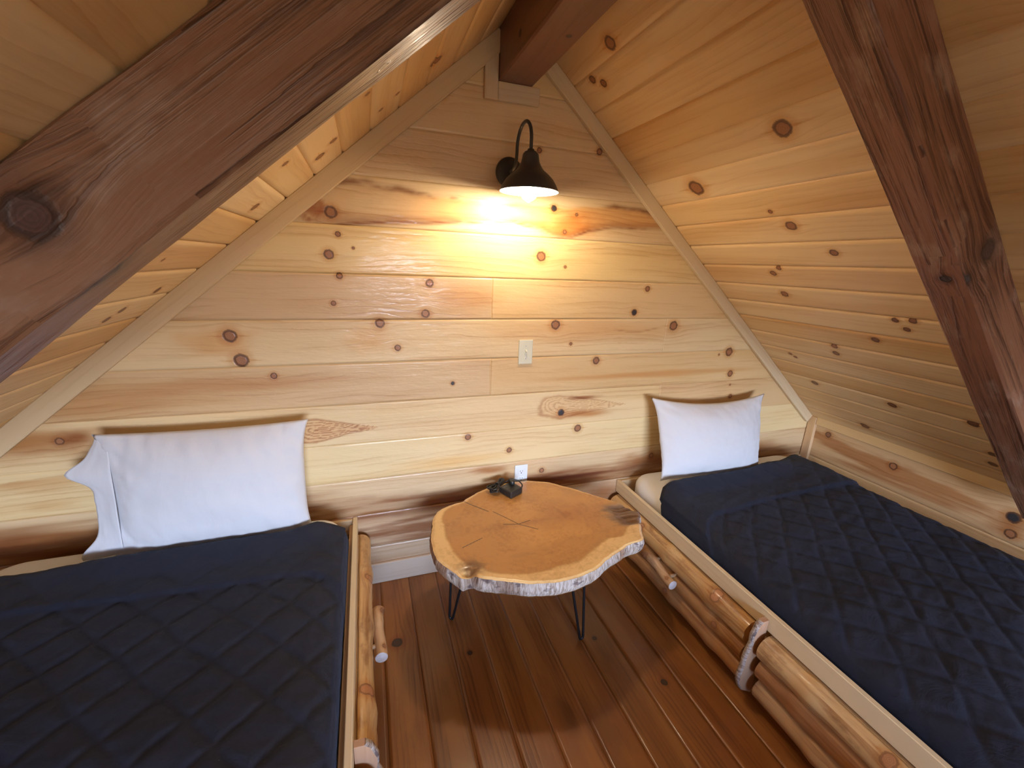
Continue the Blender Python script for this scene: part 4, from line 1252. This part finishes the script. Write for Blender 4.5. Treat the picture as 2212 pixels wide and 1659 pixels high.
# width of the pale sapwood along the rim
ang = np.arctan2(rad_dir[:, 1], rad_dir[:, 0])
def ang_w(a):
    ks = np.radians([-180, -165, -150, -135, -120, -100, -85, -60, -35, -20, -8, 5, 30, 60, 90, 120, 150, 180])
    w = [0.052, 0.060, 0.055, 0.030, 0.038, 0.055, 0.060, 0.066, 0.080, 0.055, 0.004, 0.010, 0.016, 0.020, 0.016, 0.014, 0.024, 0.052]
    return np.interp(a, ks, w)
sapw = ang_w(ang) * (1 + 0.35 * (fbm(arc * 9, arc * 0, 65) - 0.5))
SAP = np.array((0.84, 0.57, 0.25)); HEART = np.array((0.53, 0.265, 0.082)); BURL = np.array((0.40, 0.165, 0.055)); WEATH = np.array((0.20, 0.115, 0.065))
def slab_colour(x, y, dist, sw):
    c = np.empty((len(x), 3)); c[:] = HEART
    def lay(f, col):
        nonlocal c
        f = np.clip(f, 0, 1)[:, None]
        c = c * (1 - f) + f * np.array(col)
    lay(sstep(0.45, 0.7, fbm(x * 5, y * 7, 67)) * 0.7, HEART * np.array((1.22, 1.25, 1.2)))
    b = np.exp(-((x - 0.22) / 0.16) ** 2 - ((y + 0.36) / 0.085) ** 2) * (0.45 + 0.9 * fbm(x * 40, y * 40, 68))
    lay(b * 0.85, BURL)
    lay(np.exp(-((x + 0.03) / 0.20) ** 2 - ((y + 0.375) / 0.018) ** 2) * fbm(x * 30, y * 30, 66) * 0.8, BURL * 0.8)
    lay(np.exp(-((x + 0.10) / 0.10) ** 2 - ((y + 0.57) / 0.03) ** 2) * sstep(0.35, 0.6, fbm(x * 10, y * 50, 64)) * 0.5, HEART * 0.75)
    lay(sstep(0.007, -0.006, sw - dist - 0.0) * 0 + sstep(-0.004, 0.010, sw - dist), SAP)
    # weathered pocket at the right-hand tip, with runnels
    wx = sstep(0.34, 0.40, x + (fbm(x * 20, y * 60, 72) - 0.5) * 0.10) * sstep(-0.525, -0.49, y + 0.10 * (x - 0.45)) * sstep(-0.325, -0.36, y - 0.0 * x)
    lay(wx, WEATH * (0.7 + 0.9 * fbm(x * 8, y * 90, 73))[:, None])
    # knotty notch at the lower left
    nt = np.exp(-((x + 0.285) / 0.045) ** 2 - ((y + 0.578) / 0.036) ** 2)
    lay(nt * sstep(0.3, 0.6, fbm(x * 40, y * 40, 74)) * 1.3, (0.20, 0.095, 0.035))
    # heart cracks
    def crack(pts, w):
        nonlocal c
        for (ax_, ay_), (bx_, by_) in zip(pts[:-1], pts[1:]):
            dx, dy = bx_ - ax_, by_ - ay_
            t = np.clip(((x - ax_) * dx + (y - ay_) * dy) / (dx * dx + dy * dy), 0, 1)
            d = np.hypot(x - ax_ - t * dx, y - ay_ - t * dy)
            lay(sstep(w, w * 0.3, d), (0.07, 0.03, 0.012))
    crack([(-0.235, -0.125), (-0.19, -0.185), (-0.135, -0.250)], 0.0036)
    crack([(-0.115, -0.258), (-0.078, -0.311), (-0.037, -0.375)], 0.0028)
    crack([(-0.037, -0.375), (0.03, -0.43)], 0.0028)
    crack([(-0.10, -0.36), (-0.037, -0.375), (0.02, -0.362)], 0.0028)
    crack([(-0.297, -0.462), (-0.21, -0.425)], 0.0026)
    return c
RT = 230
V, COL, GRD, F = [], [], [], []
fr = np.concatenate([np.linspace(0.0, 0.80, 150), np.linspace(0.80, 1.0, RT - 150)[1:]])
Xs, Ys, Ds, Sw, Gx, Gy = [], [], [], [], [], []
for f_ in fr:
    p = cen + rad_dir * f_ + nrm * jag[:, None] * f_
    Xs.append(p[:, 0]); Ys.append(p[:, 1]); Ds.append((1 - f_) * rad_len * 0.88); Sw.append(sapw); Gx.append(ang); Gy.append(f_ * rad_len)
Xs = np.concatenate(Xs); Ys = np.concatenate(Ys); Ds = np.concatenate(Ds); Sw = np.concatenate(Sw)
cl = slab_colour(Xs, Ys, Ds, Sw)
Zs = np.full(len(Xs), TZ)
wx = sstep(0.38, 0.46, Xs) * sstep(-0.515, -0.48, Ys) * sstep(-0.335, -0.37, Ys)
Zs -= wx * (0.006 + 0.022 * fbm(Xs * 8, Ys * 80, 73))
Zs -= np.exp(-((Xs + 0.305) / 0.024) ** 2 - ((Ys + 0.600) / 0.020) ** 2) * 0.020
Zs -= sstep(0.010, 0.0, Ds) * 0.004
NR = len(fr)
Vt = np.stack([Xs - TCX, Ys - TCY, Zs], -1)
ii = np.arange(NR - 1)[:, None] * NT_ + np.arange(NT_)[None, :]
i2 = np.arange(NR - 1)[:, None] * NT_ + (np.arange(NT_) + 1)[None, :] % NT_
F = np.stack([ii, ii + NT_, i2 + NT_, i2], -1).reshape(-1, 4)
# underside
lastr = (NR - 1) * NT_
und = ol + nrm * (jag[:, None] - 0.010) - cen
Vu = np.concatenate([np.stack([und[:, 0], und[:, 1], np.full(NT_, TB)], -1), [[0, 0, TB]]])
base = len(Vt)
Fu = [(base + k, base + NT_, base + (k + 1) % NT_) for k in range(NT_)]
me = bpy.data.meshes.new('tabletop')
me.from_pydata(np.concatenate([Vt, Vu]).tolist(), [], F.tolist() + Fu); me.update()
cl4 = np.ones((len(Vt) + len(Vu), 4)); cl4[:len(Vt), :3] = np.clip(cl, 0, 1); cl4[len(Vt):, :3] = HEART * 0.8
set_pt(me, 'col', cl4, 'FLOAT_COLOR')
gr = np.zeros((len(cl4), 3)); gr[:len(Vt), 0] = np.concatenate(Gx); gr[:len(Vt), 1] = np.concatenate(Gy)
set_pt(me, 'gr', gr, 'FLOAT_VECTOR')
top = link('tabletop', me, M['slab'], tb, True)
# bark band round the rim
NB = 14
V, G, CB = [], [], []
for j in range(NB + 1):
    t = j / NB
    bul = 0.010 * math.sin(PI * t) - 0.012 * t
    ridge = (fbm(arc[:NT_] * 120, np.full(NT_, t * 3.0), 81) - 0.5) * 0.006 * math.sin(PI * min(1, t * 1.2 + 0.05)) 
    lump = (fbm(arc[:NT_] * 18, np.full(NT_, t * 2.0), 83) - 0.5) * 0.008 * math.sin(PI * t)
    knob = np.exp(-((ol[:, 0] + 0.29) / 0.03) ** 2 - ((ol[:, 1] + 0.63) / 0.05) ** 2) * 0.012 * math.sin(PI * t) 
    p = ol + nrm * (jag + bul + ridge + lump + knob)[:, None] - cen
    zt = Zs[lastr:lastr + NT_]
    z = zt * (1 - t) + (TB + 0.010 * (fbm(arc[:NT_] * 7, arc[:NT_] * 0, 85) - 0.5)) * t
    for k in range(NT_):
        V.append((p[k, 0], p[k, 1], z[k])); G.append((arc[k], z[k], 0))
        x, y = ol[k]
        dark = math.exp(-((x + 0.19) / 0.05) ** 2 - ((y + 0.68) / 0.05) ** 2) * 0.75 + math.exp(-((x + 0.29) / 0.035) ** 2 - ((y + 0.62) / 0.04) ** 2) * 0.6
        br = math.exp(-((x - 0.30) / 0.018) ** 2 - ((y + 0.635) / 0.05) ** 2)
        br = max(br, 1.0 if x < -0.375 else 0.0) * 0.8
        c = np.array((1, 1, 1)) * (1 - dark) + np.array((0.34, 0.20, 0.13)) * dark
        c = c * (1 - br) + np.array((0.62, 0.38, 0.22)) * br
        CB.append((c[0], c[1], c[2], 1))
F = []
for j in range(NB):
    for k in range(NT_):
        k2 = (k + 1) % NT_
        F.append((j * NT_ + k, (j + 1) * NT_ + k, (j + 1) * NT_ + k2, j * NT_ + k2))
me = mesh_np('bark', V, F)
bm = bmesh.new(); bm.from_mesh(me); bmesh.ops.recalc_face_normals(bm, faces=bm.faces); bm.to_mesh(me); bm.free()
set_pt(me, 'gr', G, 'FLOAT_VECTOR'); set_pt(me, 'col', CB, 'FLOAT_COLOR')
bk = link('bark', me, M['bark'], top, True)
bk['label'] = 'grey ridged bark round the rim'
# hairpin legs
def hairpin(a, b, foot):
    a, b, foot = Vector(a), Vector(b), Vector(foot)
    d = (a - b); d.z = 0; d.normalize()
    zb = 0.0065
    pts = [a]
    p1 = foot + d * 0.009 + Vector((0, 0, zb + 0.012)); p2 = foot - d * 0.009 + Vector((0, 0, zb + 0.012))
    pts += [a.lerp(p1, 0.5), p1, foot + d * 0.006 + Vector((0, 0, zb + 0.002)), foot + Vector((0, 0, zb)), foot - d * 0.006 + Vector((0, 0, zb + 0.002)), p2, p2.lerp(b, 0.5), b]
    me = tube_mesh('leg', pts, 0.0056, 10)
    lg = wlink('leg', me, M['rod'], tb)
    # mounting plate under the slab
    c = (a + b) / 2
    bm = bmesh.new(); bm_box(bm, c.x - 0.05, c.x + 0.05, c.y - 0.04, c.y + 0.04, TB - 0.004, TB - 0.0005, 0.001)
    me = bpy.data.meshes.new('mounting_plate'); bm.to_mesh(me); bm.free()
    sub('mounting_plate', me, M['rod'], lg, tb, False)
HZ = TB - 0.003
hairpin((0.115, -0.555, HZ), (0.195, -0.545, HZ), (0.190, -0.590, 0))
hairpin((-0.305, -0.300, HZ), (-0.235, -0.360, HZ), (-0.316, -0.332, 0))
hairpin((0.200, -0.120, HZ), (0.275, -0.160, HZ), (0.262, -0.115, 0))

# ------------------------------------------------------------------ power strip on the table
psx, psy = 0.011, -0.128
ps = empty('power_strip', (psx, psy, TZ), 'small black power cube with its cord bundled, on the table by the wall', 'power strip', rz=math.radians(-2))
bm = bmesh.new()
bm_box(bm, -0.040, 0.040, -0.040, 0.040, 0.001, 0.033, 0.006, 3)
me = bpy.data.meshes.new('housing'); bm.to_mesh(me); bm.free()
RZ_ = Matrix.Rotation(math.radians(29), 4, 'Z')
me.transform(RZ_)
hs = link('housing', me, M['black_plastic'], ps)
def on_top(name, x, y, w, h, z0, z1, mat, parent):
    bm = bmesh.new(); bm_box(bm, x - w / 2, x + w / 2, y - h / 2, y + h / 2, z0, z1, 0.0004)
    me = bpy.data.meshes.new(name); bm.to_mesh(me); bm.free(); me.transform(RZ_)
    return link(name, me, mat, parent)
for i in range(3):
    sk = on_top('socket', -0.024 + 0.024 * i, -0.016, 0.021, 0.026, 0.0326, 0.0334, M['black_plastic'], hs)
    for (dx, dy, w, h) in ((-0.0045, 0.004, 0.002, 0.007), (0.0045, 0.004, 0.002, 0.006), (0, -0.006, 0.004, 0.004)):
        on_top('slot', -0.024 + 0.024 * i + dx, -0.016 + dy, w, h, 0.0333, 0.0338, M['slot'], sk)
for i in range(3): on_top('usb_port', -0.029 + 0.008 * i, 0.020, 0.0045, 0.013, 0.0326, 0.0336, M['usb'], hs)
# the cord's own plug resting on the housing
pts = [(0.010, 0.020, 0.0338), (0.010, 0.020, 0.050), (0.010, 0.020, 0.056)]
me = lathe_mesh('plug', [(0.0, 0.020), (0.010, 0.020), (0.0125, 0.016), (0.013, 0.004), (0.0115, 0.0), (0.0, 0.0)], 20, (0.012, 0.022, 0.0345))
pg = link('plug', me, M['black_plastic'], ps, True)
bm = bmesh.new(); bm_box(bm, 0.000, 0.024, 0.028, 0.050, 0.038, 0.052, 0.003, 2)
me = bpy.data.meshes.new('plug_body'); bm.to_mesh(me); bm.free(); link('plug_body', me, M['black_plastic'], pg)
def smooth_path(P, n=12):
    P = [Vector(p) for p in P]; out = []
    for i in range(len(P) - 1):
        p0, p1, p2, p3 = P[max(0, i - 1)], P[i], P[i + 1], P[min(len(P) - 1, i + 2)]
        for j in range(n):
            t = j / n
            out.append(0.5 * ((2 * p1) + (-p0 + p2) * t + (2 * p0 - 5 * p1 + 4 * p2 - p3) * t * t + (-p0 + 3 * p1 - 3 * p2 + p3) * t ** 3))
    return out + [P[-1]]
# cord: leaves the housing at the right rear, loops over behind it and joins the bundle at the left
P = [(0.046, 0.010, 0.016), (0.060, 0.014, 0.018), (0.064, 0.030, 0.024), (0.050, 0.048, 0.034), (0.022, 0.054, 0.040), (-0.010, 0.056, 0.030), (-0.034, 0.050, 0.020), (-0.050, 0.044, 0.018)]
rr = random.Random(5)
a0, a1 = Vector((-0.092, 0.010, 0.018)), Vector((-0.020, 0.078, 0.034))
bd = (a1 - a0)
side = Vector((-bd.y, bd.x, 0)).normalized()
for w in range(7):
    off = side * rr.uniform(-0.014, 0.014) + Vector((0, 0, rr.uniform(-0.006, 0.012)))
    wide = 0.010 + rr.uniform(0, 0.010)
    s_ = 1 if w % 2 else -1
    P.append(a0 + bd * 0.55 + off * 0.3 + side * wide * 0.3 * s_)
    P.append(a0 + bd * 0.12 + off + side * wide * s_)
    P.append(a0 - bd * 0.04 + off * 1.1)
    P.append(a0 + bd * 0.12 + off - side * wide * s_)
    P.append(a0 + bd * 0.50 + off * 0.25)
    P.append(a0 + bd * 0.85 + off * 0.45 + side * 0.006 * s_)
    P.append(a1 + off * 0.45)
    P.append(a0 + bd * 0.85 + off * 0.45 - side * 0.006 * s_)
P = [Vector((p[0], p[1], max(0.0045, p[2]))) for p in P]
me = tube_mesh('cord', smooth_path(P, 8), 0.0034, 8)
cd = link('cord', me, M['rubber'], ps, True)
ctr = a0 + bd * 0.55
me = tube_mesh('cord_tie', [ctr - bd.normalized() * 0.006, ctr + bd.normalized() * 0.006], 0.0125, 14)
me.transform(Matrix.Translation((0, 0, 0.0)))
link('cord_tie', me, M['rubber'], cd, True)
